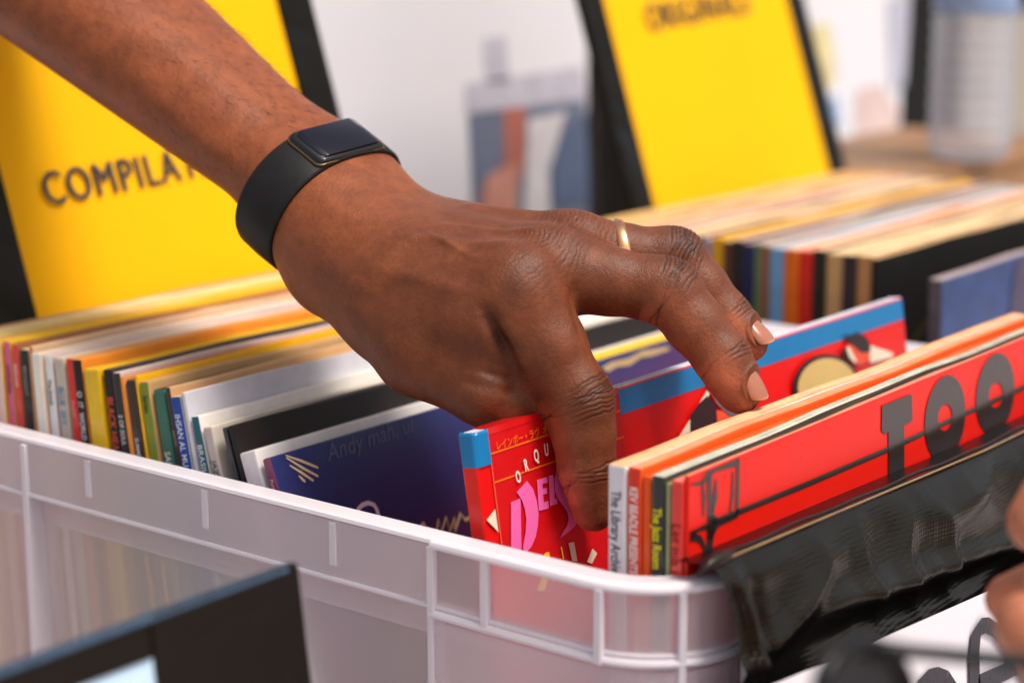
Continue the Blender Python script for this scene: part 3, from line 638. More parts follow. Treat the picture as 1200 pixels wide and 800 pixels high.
from_bm('leaflet_header', box_bm(.0022, .003, yz(636, 30, -.55)[0], yz(682, 30, -.55)[0], yz(660, 14, -.55)[1], .598, bev=.0002), mat('tan_print', (170, 144, 118), .5, 0, .2), root)
root = empty('dark_cloth', (-.60, 0, 0)); tag(root, 'dark brown and black cloth hanging behind the originals sign', 'cloth')
V, Fc = sheet(lambda u, v: (.01*math.sin(u*14)+.006*math.sin(v*8+u*5), yz(684, 100, -.60)[0]+.5*u*.24, .0+.62*v), 30, 16)
mesh_ob('cloth_panel', V, Fc, mat('dark_cloth', (34, 28, 26), .8, 0, .3), None, root, smooth=True)
root = empty('poster', (XP, 0, 0)); tag(root, 'white poster with faint yellow and pink blotches right of the originals sign', 'poster')
a = yz(930, 60, XP); b = yz(1056, 100, XP)
from_bm('poster_sheet', box_bm(-.003, 0, a[0], b[0], 0, .62, bev=.0005), mat('bright_poster', (232, 230, 236), .5, .2, .02), root)
bgart(root, XP, [((226, 212, 160), [[(950, 30), (972, 28), (980, 90), (968, 110), (955, 70)]]), ((222, 196, 190), [[(1004, 105), (1030, 98), (1052, 130), (1050, 175), (1000, 178)]]), ((150, 180, 214), [[(966, 118), (980, 112), (984, 150), (972, 150)]]), ((190, 190, 206), [[(1040, 0), (1066, -20), (1058, 100), (1044, 104)]])])
root = empty('black_panel', (-.75, 0, 0)); tag(root, 'black upright panel behind the water bottle', 'panel')
from_bm('panel_body', box_bm(-.03, 0, yz(1030, 60, -.75)[0], yz(1130, 60, -.75)[0], 0, .7, bev=.004), mat('matte_black', (14, 13, 14), .7, 0, .2), root)
root = empty('dark_cloth', (-.9, 0, 0)); tag(root, 'dark navy cloth at the right edge behind the bottle', 'cloth')
V, Fc = sheet(lambda u, v: (.012*math.sin(u*9+v*3), yz(1150, 60, -.9)[0]+.45*u, .36+.4*v), 20, 10)
mesh_ob('cloth_panel', V, Fc, mat('navy_cloth', (22, 24, 38), .8, 0, .3), None, root, smooth=True)
# wooden board the bottle stands on
def wood(name, c1, c2):
    m = bpy.data.materials.new(name); m.use_nodes = True; nt = m.node_tree; N = nt.nodes; L = nt.links; b = N['Principled BSDF']; b.inputs['Roughness'].default_value = .55
    tc = N.new('ShaderNodeTexCoord'); mp = N.new('ShaderNodeMapping'); mp.inputs['Scale'].default_value = (40, 4, 40); L.new(tc.outputs['Object'], mp.inputs[0])
    nz = N.new('ShaderNodeTexNoise'); nz.inputs['Scale'].default_value = 1.5; nz.inputs['Detail'].default_value = 6; L.new(mp.outputs[0], nz.inputs['Vector'])
    cr = N.new('ShaderNodeValToRGB'); cr.color_ramp.elements[0].position = .3; cr.color_ramp.elements[1].position = .7; cr.color_ramp.elements[0].color = (*lin(c1), 1); cr.color_ramp.elements[1].color = (*lin(c2), 1)
    L.new(nz.outputs['Fac'], cr.inputs[0]); L.new(cr.outputs[0], b.inputs['Base Color']); return m
WD = wood('brown_wood', (120, 84, 54), (168, 124, 82))
BP = on_plane(1135, 186, (0, 0, .305), (0, 0, 1))
wb = from_bm('wooden_box', box_bm(-.12, .06, -.30, .10, -.305, -.001, bev=.004), WD); wb.location = (BP[0]-.05, BP[1]+.12, .305); tag(wb, 'brown wooden box under the water bottle', 'box')
# water bottle
root = empty('water_bottle', tuple(BP)); tag(root, 'clear ribbed plastic water bottle with blue label on brown box', 'bottle')
prof = [(.0, .001), (.026, .001), (.0325, .006)]
z = .012
while z < .115:
    prof += [(.0325, z), (.0345, z+.004), (.0345, z+.008), (.0325, z+.012)]; z += .0135
prof += [(.034, .125), (.034, .19), (.030, .21), (.018, .24), (.0135, .25), (.0135, .265)]
def lathe(name, prof, m, parent, n=40):
    V = []; Fc = []
    for r_, z_ in prof:
        for k in range(n): q = 2*math.pi*k/n; V.append((r_*math.cos(q), r_*math.sin(q), z_))
    for i in range(len(prof)-1):
        for k in range(n): Fc.append((i*n+k, i*n+(k+1) % n, (i+1)*n+(k+1) % n, (i+1)*n+k))
    return mesh_ob(name, V, Fc, m, None, parent, smooth=True)
gm = bpy.data.materials.new('clear_bottle_plastic'); gm.use_nodes = True; N = gm.node_tree.nodes; L = gm.node_tree.links; N.clear()
o_ = N.new('ShaderNodeOutputMaterial'); tp = N.new('ShaderNodeBsdfTransparent'); tp.inputs[0].default_value = (.93, .94, .96, 1); gl = N.new('ShaderNodeBsdfGlossy'); gl.inputs['Roughness'].default_value = .14
lw = N.new('ShaderNodeLayerWeight'); lw.inputs[0].default_value = .18; mx = N.new('ShaderNodeMixShader'); L.new(lw.outputs['Fresnel'], mx.inputs[0]); L.new(tp.outputs[0], mx.inputs[1]); L.new(gl.outputs[0], mx.inputs[2])
df = N.new('ShaderNodeBsdfDiffuse'); df.inputs[0].default_value = (.85, .85, .9, 1); m2 = N.new('ShaderNodeMixShader'); m2.inputs[0].default_value = .32; L.new(mx.outputs[0], m2.inputs[1]); L.new(df.outputs[0], m2.inputs[2]); L.new(m2.outputs[0], o_.inputs[0])
lathe('bottle_body', prof, gm, root)
lathe('bottle_label', [(.0346, .122), (.0349, .123), (.0349, .186), (.0346, .187)], mat('blue_label', (140, 164, 204), .35, .4, .35, scale=40), root)
lathe('bottle_cap', [(.0, .281), (.015, .281), (.0155, .279), (.0155, .262), (.013, .262)], mat('blue_cap', (40, 80, 150), .4, 0, .05), root)
# table and ground
tb = from_bm('table_top', box_bm(-2.4, .75, -.55, 2.2, -.03, -.0005, bev=.004), mat('white_table_cloth', (196, 188, 190), .7, 0, .1)); tag(tb, kind='structure')
gd = mesh_ob('ground', [(-60, -60, -.75), (60, -60, -.75), (60, 60, -.75), (-60, 60, -.75)], [(0, 1, 2, 3)], mat('ground_paving', (150, 138, 126), .9, 0, .3, scale=3)); tag(gd, kind='structure')

# ------------------------------------------------------------------ implicit-surface people
def cam_dir(r_, u_, f_): v_ = r_*RIGHT+u_*UP+f_*FWD; return v_/np.linalg.norm(v_)
def smin(a, b, k):
    h = np.maximum(k-np.abs(a-b), 0)/k; return np.minimum(a, b)-h*h*k*.25
def cone(P, a, b, ra, rb):
    ab = b-a; t = np.clip(((P-a)@ab)/max(1e-12, ab@ab), 0, 1)
    return np.linalg.norm(P-a-t[:, None]*ab, axis=1)-(ra+(rb-ra)*t)
def surface(sdf, lo, hi, hstep):
    """dual contouring style mesh of an implicit surface on a sparse grid"""
    B = 4; n = np.ceil((hi-lo)/(hstep*B)).astype(int)+1; N3 = n*B+1
    gx = [lo[i]+(np.arange(n[i])+.5)*hstep*B for i in range(3)]
    C = np.stack(np.meshgrid(*gx, indexing='ij'), -1).reshape(-1, 3)
    d = sdf(C); act = np.abs(d) < hstep*B*1.6
    vol = np.repeat(np.repeat(np.repeat(np.where(d < 0, -1., 1.).reshape(n), B, 0), B, 1), B, 2)
    vol = np.pad(vol, ((0, 1),)*3, mode='edge').astype(np.float32)
    bi = np.argwhere(act.reshape(n))*B
    off = np.stack(np.meshgrid(*[np.arange(B+1)]*3, indexing='ij'), -1).reshape(-1, 3)
    idx = (bi[:, None, :]+off[None]).reshape(-1, 3); flat = np.unique(np.ravel_multi_index(idx.T, N3))
    idx = np.stack(np.unravel_index(flat, N3), -1); out = np.empty(len(idx), np.float32)
    for s in range(0, len(idx), 200000): out[s:s+200000] = sdf(lo+idx[s:s+200000]*hstep)
    vol.reshape(-1)[flat] = out
    ins = vol < 0; cnt = np.zeros(np.array(vol.shape)-1, np.int8)
    for a in (0, 1):
        for b in (0, 1):
            for c_ in (0, 1): cnt += ins[a:vol.shape[0]-1+a, b:vol.shape[1]-1+b, c_:vol.shape[2]-1+c_]
    cells = np.argwhere((cnt > 0) & (cnt < 8)); cid = -np.ones(cnt.shape, np.int64); cid[tuple(cells.T)] = np.arange(len(cells))
    acc = np.zeros((len(cells), 3)); num = np.zeros(len(cells))
    crn = [np.array(q) for q in np.ndindex(2, 2, 2)]
    for p in crn:
        for ax in range(3):
            if p[ax]: continue
            q = p.copy(); q[ax] = 1
            va = vol[tuple((cells+p).T)]; vb = vol[tuple((cells+q).T)]; m_ = (va < 0) != (vb < 0)
            t = np.where(m_, va/np.where(m_, va-vb, 1), 0); pt = cells+p+t[:, None]*(q-p)
            acc[m_] += pt[m_]; num[m_] += 1
    V = lo+acc/np.maximum(num, 1)[:, None]*hstep
    Q = []
    for ax in range(3):
        u, w = (ax+1) % 3, (ax+2) % 3
        sl_a = [slice(None)]*3; sl_b = [slice(None)]*3; sl_a[ax] = slice(0, -1); sl_b[ax] = slice(1, None)
        ch = np.argwhere(ins[tuple(sl_a)] != ins[tuple(sl_b)])
        ok = (ch[:, u] > 0) & (ch[:, w] > 0) & (ch[:, u] < cnt.shape[u]) & (ch[:, w] < cnt.shape[w]); ch = ch[ok]
        first = ins[tuple(ch.T)]
        def cell(du, dw): c2 = ch.copy(); c2[:, u] -= du; c2[:, w] -= dw; return cid[tuple(c2.T)]
        q = np.stack([cell(1, 1), cell(0, 1), cell(0, 0), cell(1, 0)], 1)
        q[~first] = q[~first][:, ::-1]; Q.append(q[(q >= 0).all(1)])
    Q = np.concatenate(Q)
    for _ in range(2):      # pull on to the true surface
        e_ = hstep*.3; d0 = sdf(V); g = np.stack([(sdf(V+e_*np.eye(3)[k])-d0)/e_ for k in range(3)], 1)
        V = V-np.clip(d0, -hstep, hstep)[:, None]*g/np.maximum((g*g).sum(1), .25)[:, None]
    return V, Q
def skin_mesh(name, V, Q, parent, m, sub=1):
    me = bpy.data.meshes.new(name); me.from_pydata(V.tolist(), [], Q.tolist()); me.update()
    o = bpy.data.objects.new(name, me); COL.objects.link(o)
    if sub:
        md = o.modifiers.new('s', 'SUBSURF'); md.levels = sub; md.render_levels = sub
        bpy.context.view_layer.update()
        me2 = bpy.data.meshes.new_from_object(o.evaluated_get(bpy.context.evaluated_depsgraph_get()))
        o.modifiers.clear(); o.data = me2; bpy.data.meshes.remove(me); me = me2; me.name = name
    me.materials.append(m); me.polygons.foreach_set('use_smooth', [True]*len(me.polygons)); o.parent = parent
    return o
def get_v(me):
    a = np.empty(len(me.vertices)*3); me.vertices.foreach_get('co', a); b = np.empty(len(me.vertices)*3); me.vertices.foreach_get('normal', b)
    return a.reshape(-1, 3), b.reshape(-1, 3)
def skin_material(name):
    m = bpy.data.materials.new(name); m.use_nodes = True; nt = m.node_tree; N = nt.nodes; L = nt.links; b = N['Principled BSDF']
    at_ = N.new('ShaderNodeAttribute'); at_.attribute_name = 'tone'
    tc = N.new('ShaderNodeTexCoord'); nz = N.new('ShaderNodeTexNoise'); nz.inputs['Scale'].default_value = 130; nz.inputs['Detail'].default_value = 7; nz.inputs['Roughness'].default_value = .7; L.new(tc.outputs['Object'], nz.inputs['Vector'])
    mr = N.new('ShaderNodeMapRange'); mr.inputs['From Min'].default_value = .25; mr.inputs['From Max'].default_value = .75; mr.inputs['To Min'].default_value = .62; mr.inputs['To Max'].default_value = 1.28; L.new(nz.outputs['Fac'], mr.inputs[0])
    mu = N.new('ShaderNodeMix'); mu.data_type = 'RGBA'; mu.blend_type = 'MULTIPLY'; mu.inputs['Factor'].default_value = 1; L.new(at_.outputs['Color'], mu.inputs['A']); L.new(mr.outputs[0], mu.inputs['B']); L.new(mu.outputs['Result'], b.inputs['Base Color'])
    b.inputs['Specular IOR Level'].default_value = .32; b.inputs['Subsurface Weight'].default_value = .12; b.inputs['Subsurface Radius'].default_value = (1, .35, .2); b.inputs['Subsurface Scale'].default_value = .004
    vo = N.new('ShaderNodeTexVoronoi'); vo.feature = 'DISTANCE_TO_EDGE'; vo.inputs['Scale'].default_value = 1150; L.new(tc.outputs['Object'], vo.inputs['Vector'])
    vm = N.new('ShaderNodeMapRange'); vm.inputs['From Max'].default_value = .25; L.new(vo.outputs['Distance'], vm.inputs[0])
    n2 = N.new('ShaderNodeTexNoise'); n2.inputs['Scale'].default_value = 640; n2.inputs['Detail'].default_value = 4; L.new(tc.outputs['Object'], n2.inputs['Vector'])
    ad = N.new('ShaderNodeMath'); ad.operation = 'MULTIPLY_ADD'; ad.inputs[1].default_value = .22; L.new(vm.outputs[0], ad.inputs[0]); L.new(n2.outputs['Fac'], ad.inputs[2])
    bp = N.new('ShaderNodeBump'); bp.inputs['Strength'].default_value = .42; bp.inputs['Distance'].default_value = .0006; L.new(ad.outputs[0], bp.inputs['Height']); L.new(bp.outputs['Normal'], b.inputs['Normal'])
    m3 = N.new('ShaderNodeMapRange'); m3.inputs['To Min'].default_value = .34; m3.inputs['To Max'].default_value = .56; L.new(nz.outputs['Fac'], m3.inputs[0]); L.new(m3.outputs[0], b.inputs['Roughness'])
    return m

# ---- the left hand and forearm
E_ = cam_dir(.33, .42, .85)             # thumb side -> little finger side
D_ = cam_dir(.52, .67, -.53); D_ = D_-E_*(D_@E_); D_ /= np.linalg.norm(D_)     # back of the hand
W1 = at(408, 243, .748); W0 = at(365, 215, .757); EL = at(-230, -280, .90)
J = dict(iM=at(602, 342, .688), iP=at(680, 470, .686), iD=at(688, 549, .690), iT=at(696, 598, .694),
         mM=at(640, 317, .702), mP=at(784, 341, .700), mD=at(849, 423, .697), mT=at(867, 459, .697),
         rM=at(668, 296, .718), rP=at(792, 302, .722), rD=at(853, 374, .721), rT=at(877, 401, .720),
         pM=at(660, 300, .736), pP=at(758, 308, .745), pD=at(806, 350, .743), pT=at(826, 384, .741),
         tC=at(430, 312, .728), tM=at(494, 410, .700), tI=at(566, 455, .691), tT=at(618, 492, .699))
BASE = at(420, 280, .742)
mb = {k: BASE+E_*v for k, v in (('i', -.013), ('m', -.004), ('r', .005), ('p', .013))}
def chain(P, pts, k=.003):
    d = None
    for (a, ra), (b, rb) in zip(pts, pts[1:]):
        c = cone(P, a, b, ra, rb); d = c if d is None else smin(d, c, k)
    return d
def mid(a, b, t): return a+(b-a)*t
def finger(P, M_, p, d, t, r):
    q = mid(J[M_], J[p], .5)
    return chain(P, [(J[M_], r[0]), (q, r[1]), (mid(J[M_], J[p], .86), r[2]*.97), (J[p], r[2]), (mid(J[p], J[d], .5), r[3]), (mid(J[p], J[d], .88), r[4]*.98), (J[d], r[4]), (mid(J[d], J[t], .55), r[5]*1.03), (J[t], r[5])], .004)
def hand_sdf(P):
    P = np.asarray(P, float)
    arm = None
    for s in (-1, 1):
        c = cone(P, W1+E_*s*.0108-D_*.001, W0+E_*s*.0108, .0152, .0151); arm = c if arm is None else smin(arm, c, .02)
        arm = smin(arm, cone(P, W0+E_*s*.0108, EL+E_*s*.016, .0156, .0440), .02)
    arm = smin(arm, cone(P, W0+E_*.0105+D_*.001, at(412, 218, .764), .0140, .0135), .010)     # ulnar side of the wrist
    arm = smin(arm, np.linalg.norm(P-(at(418, 217, .760)), axis=1)-.0138, .008)
    palm = None
    for f, rb, r_ in (('i', .0165, .0145), ('m', .0165, .0138), ('r', .0148, .0124), ('p', .0138, .0112)):
        a, b = mb[f], J[f+'M']
        c = cone(P, a, b, rb, r_); palm = c if palm is None else smin(palm, c, .012)
        c = cone(P, a-D_*.010, b-D_*.009, rb*.95, r_*.9); palm = smin(palm, c, .014)
    body = smin(arm, palm, .022)
    thenar = cone(P, J['tC'], J['tM'], .0180, .0160)
    thenar = smin(thenar, cone(P, mid(J['tC'], J['tM'], .45), at(545, 378, .690), .0175, .0135), .014)
    thenar = smin(thenar, cone(P, at(470, 360, .712), at(590, 392, .688), .0165, .0100), .012)   # first web
    body = smin(body, thenar, .016)
    thumb = chain(P, [(J['tM'], .0158), (mid(J['tM'], J['tI'], .55), .0132), (J['tI'], .0126), (mid(J['tI'], J['tT'], .5), .0112), (J['tT'], .0085)], .004)
    body = smin(body, thumb, .007)
    for f, r_ in (('i', .0138), ('m', .0128), ('r', .012), ('p', .0105)):       # knuckle heads
        c = np.linalg.norm(P-(J[f+'M']+D_*.0022), axis=1)-r_*1.0; body = smin(body, c, .006)
    for f in ('i', 'm', 'r'):                                                   # extensor tendons
        a = mid(mb[f], J[f+'M'], .45)+D_*.0140; b = J[f+'M']+D_*.0130
        body = smin(body, cone(P, a, b, .0022, .0024), .006)
    fi = finger(P, 'iM', 'iP', 'iD', 'iT', (.0147, .0137, .0114, .0104, .0089, .0074))
    fm = finger(P, 'mM', 'mP', 'mD', 'mT', (.0138, .0119, .0114, .0103, .0091, .0080))
    fr_ = finger(P, 'rM', 'rP', 'rD', 'rT', (.0124, .0111, .0106, .0096, .0085, .0075))
    fp = finger(P, 'pM', 'pP', 'pD', 'pT', (.0115, .0098, .0092, .0085, .0078, .0068))
    fing = smin(smin(smin(fi, fm, .0035), fr_, .0016), fp, .0016)
    return smin(body, fing, .0085)
allp = np.array([J[k] for k in J]+[W0, W1, at(-40, -110, .84)])
V, Q = surface(hand_sdf, allp.min(0)-.045, allp.max(0)+.045, .0012)
person = empty('person', tuple(mid(W0, EL, .9))); tag(person, 'left arm reaching in from upper left, hand flipping through the records', 'person')
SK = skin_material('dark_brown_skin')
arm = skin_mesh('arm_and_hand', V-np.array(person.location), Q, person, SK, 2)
Vv, Nn = get_v(arm.data); Vw = Vv+np.array(person.location)
# creases: displacement and tone
def nrm(v): return v/np.linalg.norm(v)
disp = np.zeros(len(Vw)); dark = np.zeros(len(Vw)); pink = np.zeros(len(Vw))
rng = np.random.RandomState(3)
def knuckle(c, axis, dors, rr, lines, amp, ctone, spread=1.):
    """oval skin folds over a knuckle: c joint centre, axis along the finger, dors towards the back"""
    t = nrm(axis); dd = nrm(dors-t*(dors@t)); l = np.cross(t, dd); rel = Vw-c
    s = rel@t; w = rel@l; hgt = rel@dd
    m_ = np.exp(-(s/(rr*1.0*spread))**4)*np.clip((hgt+rr*.15)/(rr*.5), 0, 1)*np.exp(-(w/(rr*1.15))**4)
    wob = .00022*np.sin(w*620+c[0]*700)+.00016*np.sin(w*1500+s*500)
    for s0 in lines:
        s0 = s0+rng.uniform(-.0003, .0003); k_ = np.sign(s0)*(-18.)*(1-abs(s0)/.012)
        disp[:] -= amp*rng.uniform(.6, 1.1)*m_*np.exp(-((s-s0-k_*w*w-wob)/.00036)**2)
        dark[:] += .8*(amp/.0005)*m_*np.exp(-((s-s0-k_*w*w-wob)/.0005)**2)
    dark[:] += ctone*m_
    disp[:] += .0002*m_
fingers = (('iM', 'iP', 'iD', 'iT', .0119, .0096), ('mM', 'mP', 'mD', 'mT', .0120, .0094), ('rM', 'rP', 'rD', 'rT', .0112, .0088))
for a, p, d, t, rp, rd in fingers:
    ax = nrm(J[d]-J[a]); bend = nrm(nrm(J[p]-J[a])-nrm(J[d]-J[p])); 
    knuckle(J[p], ax, bend, rp, (-.0066, -.0052, -.0036, -.0022, -.0010, .0004, .0019, .0035, .0052, .0067), .00042, .22)
    ax2 = nrm(J[t]-J[p]); b2 = bend-ax2*(bend@ax2)
    knuckle(J[d], ax2, b2, rd, (-.0030, -.0014, .0002, .0017, .0032), .00034, .16)
    # flexion creases on the inner side
    knuckle(J[p], ax, -bend, rp, (-.0012, .0012), .0004, .02)
    knuckle(J[d], ax2, -b2, rd, (0.,), .0003, .01)
    # lighter, pinkish skin on the palm side of the tips
    for (A, B, wgt) in ((J[d], J[t], 1.), (J[p], J[d], .45)):
        t_ = nrm(B-A); dd = nrm(b2-t_*(b2@t_)); rel = Vw-A; s = rel@t_; L_ = np.linalg.norm(B-A); rad = np.linalg.norm(rel-s[:, None]*t_, axis=1)
        m_ = np.clip((s+.004)/.006, 0, 1)*np.clip((L_+.012-s)/.004, 0, 1)*(rad < .015)
        pink[:] += wgt*m_*np.clip((-(Nn@dd)+.45)/1.1, 0, 1)
for f, r_ in (('i', .0145), ('m', .0138), ('r', .013)):      # fine wrinkles over the MCP knuckles
    knuckle(J[f+'M']+D_*.004, J[f+'P']-mb[f], D_, r_*1.0, tuple(np.linspace(-.012, .014, 17)), .00008 if f == 'i' else .00018, .02, 1.4)
# folds in the web between thumb and forefinger and at the thumb joint
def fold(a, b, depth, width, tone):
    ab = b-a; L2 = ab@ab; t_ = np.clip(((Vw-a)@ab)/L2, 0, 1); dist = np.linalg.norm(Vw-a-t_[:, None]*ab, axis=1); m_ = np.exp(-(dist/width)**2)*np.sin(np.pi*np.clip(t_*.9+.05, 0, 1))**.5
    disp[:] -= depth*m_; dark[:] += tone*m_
def near(px_, py_):           # nearest skin point seen at an image position
    d_ = ray(px_, py_); d_ /= np.linalg.norm(d_); t_ = (Vw-CAM)@d_; off = np.linalg.norm(Vw-CAM-t_[:, None]*d_, axis=1); c_ = np.where(off < .0016)[0]
    if len(c_) == 0: c_ = np.array([off.argmin()])
    return Vw[c_[t_[c_].argmin()]]
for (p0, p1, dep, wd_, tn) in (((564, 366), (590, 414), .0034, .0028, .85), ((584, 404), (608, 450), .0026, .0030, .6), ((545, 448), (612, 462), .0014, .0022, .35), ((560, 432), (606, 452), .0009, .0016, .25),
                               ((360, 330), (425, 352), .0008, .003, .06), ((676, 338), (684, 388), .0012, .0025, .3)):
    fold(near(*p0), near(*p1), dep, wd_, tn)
for (p0, p1, dep, wd_) in (((430, 310), (540, 338), -.0010, .0035), ((470, 272), (590, 280), -.0013, .0028), ((520, 258), (640, 266), -.0010, .0022), ((450, 290), (500, 268), -.0008, .0018), ((500, 268), (560, 300), -.0007, .0016), ((150, 90), (260, 190), -.0008, .005), ((180, 40), (300, 130), -.0006, .004)):
    fold(near(*p0), near(*p1), dep, wd_, 0.)
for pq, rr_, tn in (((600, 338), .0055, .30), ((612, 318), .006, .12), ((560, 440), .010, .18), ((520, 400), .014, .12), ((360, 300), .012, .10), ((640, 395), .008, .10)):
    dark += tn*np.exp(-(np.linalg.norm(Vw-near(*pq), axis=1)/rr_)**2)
Vn = Vv+Nn*disp[:, None]
def paint_skin():
    arm.data.vertices.foreach_set('co', Vn.reshape(-1)); arm.data.update()
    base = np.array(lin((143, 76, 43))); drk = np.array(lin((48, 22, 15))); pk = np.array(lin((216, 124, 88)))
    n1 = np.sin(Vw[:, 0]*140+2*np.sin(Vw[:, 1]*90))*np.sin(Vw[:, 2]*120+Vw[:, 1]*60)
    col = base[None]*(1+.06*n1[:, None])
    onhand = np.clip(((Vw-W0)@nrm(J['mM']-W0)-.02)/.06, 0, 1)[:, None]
    col = col*(1-onhand*.38)  # shadow on the hand is put into the skin colour here
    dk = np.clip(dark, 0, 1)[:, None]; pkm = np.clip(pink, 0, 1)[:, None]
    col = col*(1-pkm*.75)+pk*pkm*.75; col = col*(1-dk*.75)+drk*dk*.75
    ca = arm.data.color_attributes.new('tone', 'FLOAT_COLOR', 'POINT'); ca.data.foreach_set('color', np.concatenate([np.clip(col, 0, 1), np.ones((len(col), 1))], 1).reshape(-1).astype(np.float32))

# nails
NAIL = mat('finger_nail', (168, 106, 80), .24, .4, .06, scale=200); NTIP = mat('nail_free_edge', (196, 146, 116), .35, .2, .05)
def nail(d, t, r, width, length, dors, parent=person):
    a, b = J[d], J[t]; ax = nrm(b-a); dd = nrm(dors-ax*(dors@ax)); l = np.cross(ax, dd); Lab = np.linalg.norm(b-a)
    V, mi = [], []; nu, nv = 16, 14; L0 = Lab+r*.74
    for j in range(nv+1):
        for i in range(nu+1):
            u = -1+2*i/nu; v_ = j/nv
            ww = width*(1-.16*(1-v_)**2-.10*max(0, v_-.8)/.2)
            s = L0-length+v_*length + .22*length*(u*u)*(1-v_)**2 - .20*length*(u*u)*v_**3
            ang = u*ww/r*1.05
            rad = r+.00065-.0007*(1-v_)**3-.0006*abs(u)**4
            rr_ = rad-max(0, s-Lab)**2*16
            V.append(a+ax*s+dd*rr_*math.cos(ang)+l*rr_*math.sin(ang)-np.array(person.location))
    Fc = [(j*(nu+1)+i, j*(nu+1)+i+1, (j+1)*(nu+1)+i+1, (j+1)*(nu+1)+i) for j in range(nv) for i in range(nu)]
    idx = [1 if j >= nv-1 else 0 for j in range(nv) for i in range(nu)]
    o = mesh_ob('fingernail', V, Fc, [NAIL, NTIP], idx, parent, smooth=True)
    md = o.modifiers.new('t', 'SOLIDIFY'); md.thickness = .0005; md.offset = -1
    # the nail bed: skin sinks under the plate and swells into folds round it
    rel = Vn+np.array(person.location)-a; s_ = rel@ax; x_ = rel@dd; y_ = rel@l; an = np.arctan2(y_, x_)*r; radv = np.hypot(x_, y_)
    q = np.sqrt((an/width)**2+(np.clip((L0-length*.45-s_)/(length*.58), 0, 3))**2); near_ = (radv < .016) & (s_ > -.004) & (s_ < Lab+.012) & (x_ > 0)
    dn = np.where(near_, -.0007*np.clip((1.0-q)/.2, 0, 1)+.00050*np.exp(-((q-1.16)/.12)**2)*(s_ < L0-.003), 0)
    Vn[:] += Nn*dn[:, None]; dark[:] += np.where(near_, .28*np.exp(-((q-1.07)/.07)**2)*(s_ < L0-.002), 0)
    return o
nail('mD', 'mT', .0085, .0066, .0118, cam_dir(.74, .36, -.56)); nail('rD', 'rT', .0080, .0063, .0112, cam_dir(.75, .38, -.54)); nail('iD', 'iT', .0081, .0064, .0112, cam_dir(.75, .1, .65))
nail('pD', 'pT', .0072, .0050, .0095, cam_dir(.80, .42, -.45))
paint_skin()

# fine hair on the forearm
hv, hf = [], []
sel = np.where(((Vw-W0)@nrm(EL-W0) > .012) & ((Vw-W0)@nrm(EL-W0) < .20) & ((Nn@D_) > -.35))[0]
for i in rng.choice(sel, 1000, replace=False):
    p = Vn[i]; n_ = Nn[i]; tdir = nrm(nrm(W0-EL)*.8+E_*rng.uniform(-.9, .5)+n_*.16); ln = rng.uniform(.004, .008)
    p1 = p+tdir*ln*.5+n_*.0004; p2 = p+tdir*ln+rng.normal(0, .0006, 3)
    a, f = tube([p-n_*.0002, p1, p2], [.00006, .00005, .00002], 3, caps=False); b0 = len(hv); hv += a; hf += [tuple(k+b0 for k in q) for q in f]
hr = mesh_ob('arm_hair', hv, hf, mat('dark_hair', (24, 16, 14), .5, 0, 0), None, person)

# ---- activity band on the wrist
AX = nrm(W0-EL); WC = at(374, 231, .755)
band = empty('fitness_band', tuple(WC)); tag(band, 'black fitness band with glossy rectangular screen worn on the wrist', 'watch')
d2 = nrm(D_-AX*(D_@AX)); e2 = np.cross(d2, AX); e2 = e2 if e2@E_ > 0 else -e2
def wrist_r(phi, s):          # radius of the arm along a direction round the axis
    dirv = d2*math.cos(phi)+e2*math.sin(phi); c_ = WC+AX*s; lo_, hi_ = .005, .06
    for _ in range(22):
        m_ = (lo_+hi_)/2
        if hand_sdf((c_+dirv*m_)[None])[0] < 0: lo_ = m_
        else: hi_ = m_
    return lo_
BW = .0104; NP = 72; prof_b = [(-BW, .0001), (-BW*.97, .0010), (-BW*.86, .0015), (0, .0018), (BW*.86, .0015), (BW*.97, .0010), (BW, .0001)]
rad0 = [max(wrist_r(2*math.pi*k/NP, s) for s in (-.009, 0, .009)) for k in range(NP)]
rad0 = [(rad0[k-2]+rad0[k-1]*2+rad0[k]*3+rad0[(k+1) % NP]*2+rad0[(k+2) % NP])/9+.0004 for k in range(NP)]
V, Fc = [], []
for k in range(NP):
    q = 2*math.pi*k/NP; dirv = d2*math.cos(q)+e2*math.sin(q)
    for s, hgt in prof_b: V.append(dirv*(rad0[k]+hgt)+AX*s)
    for s, hgt in ((BW*.8, -.0003), (-BW*.8, -.0003)): V.append(dirv*(rad0[k]+hgt)+AX*s)
K = 9
for k in range(NP):
    k2 = (k+1) % NP
    for j in range(K): Fc.append((k*K+j, k*K+(j+1) % K, k2*K+(j+1) % K, k2*K+j))
mesh_ob('strap', V, Fc, mat('black_silicone', (30, 28, 29), .5, 0, .1, spec=.2, scale=300, bump=.05, bscale=2500), None, band, smooth=True)
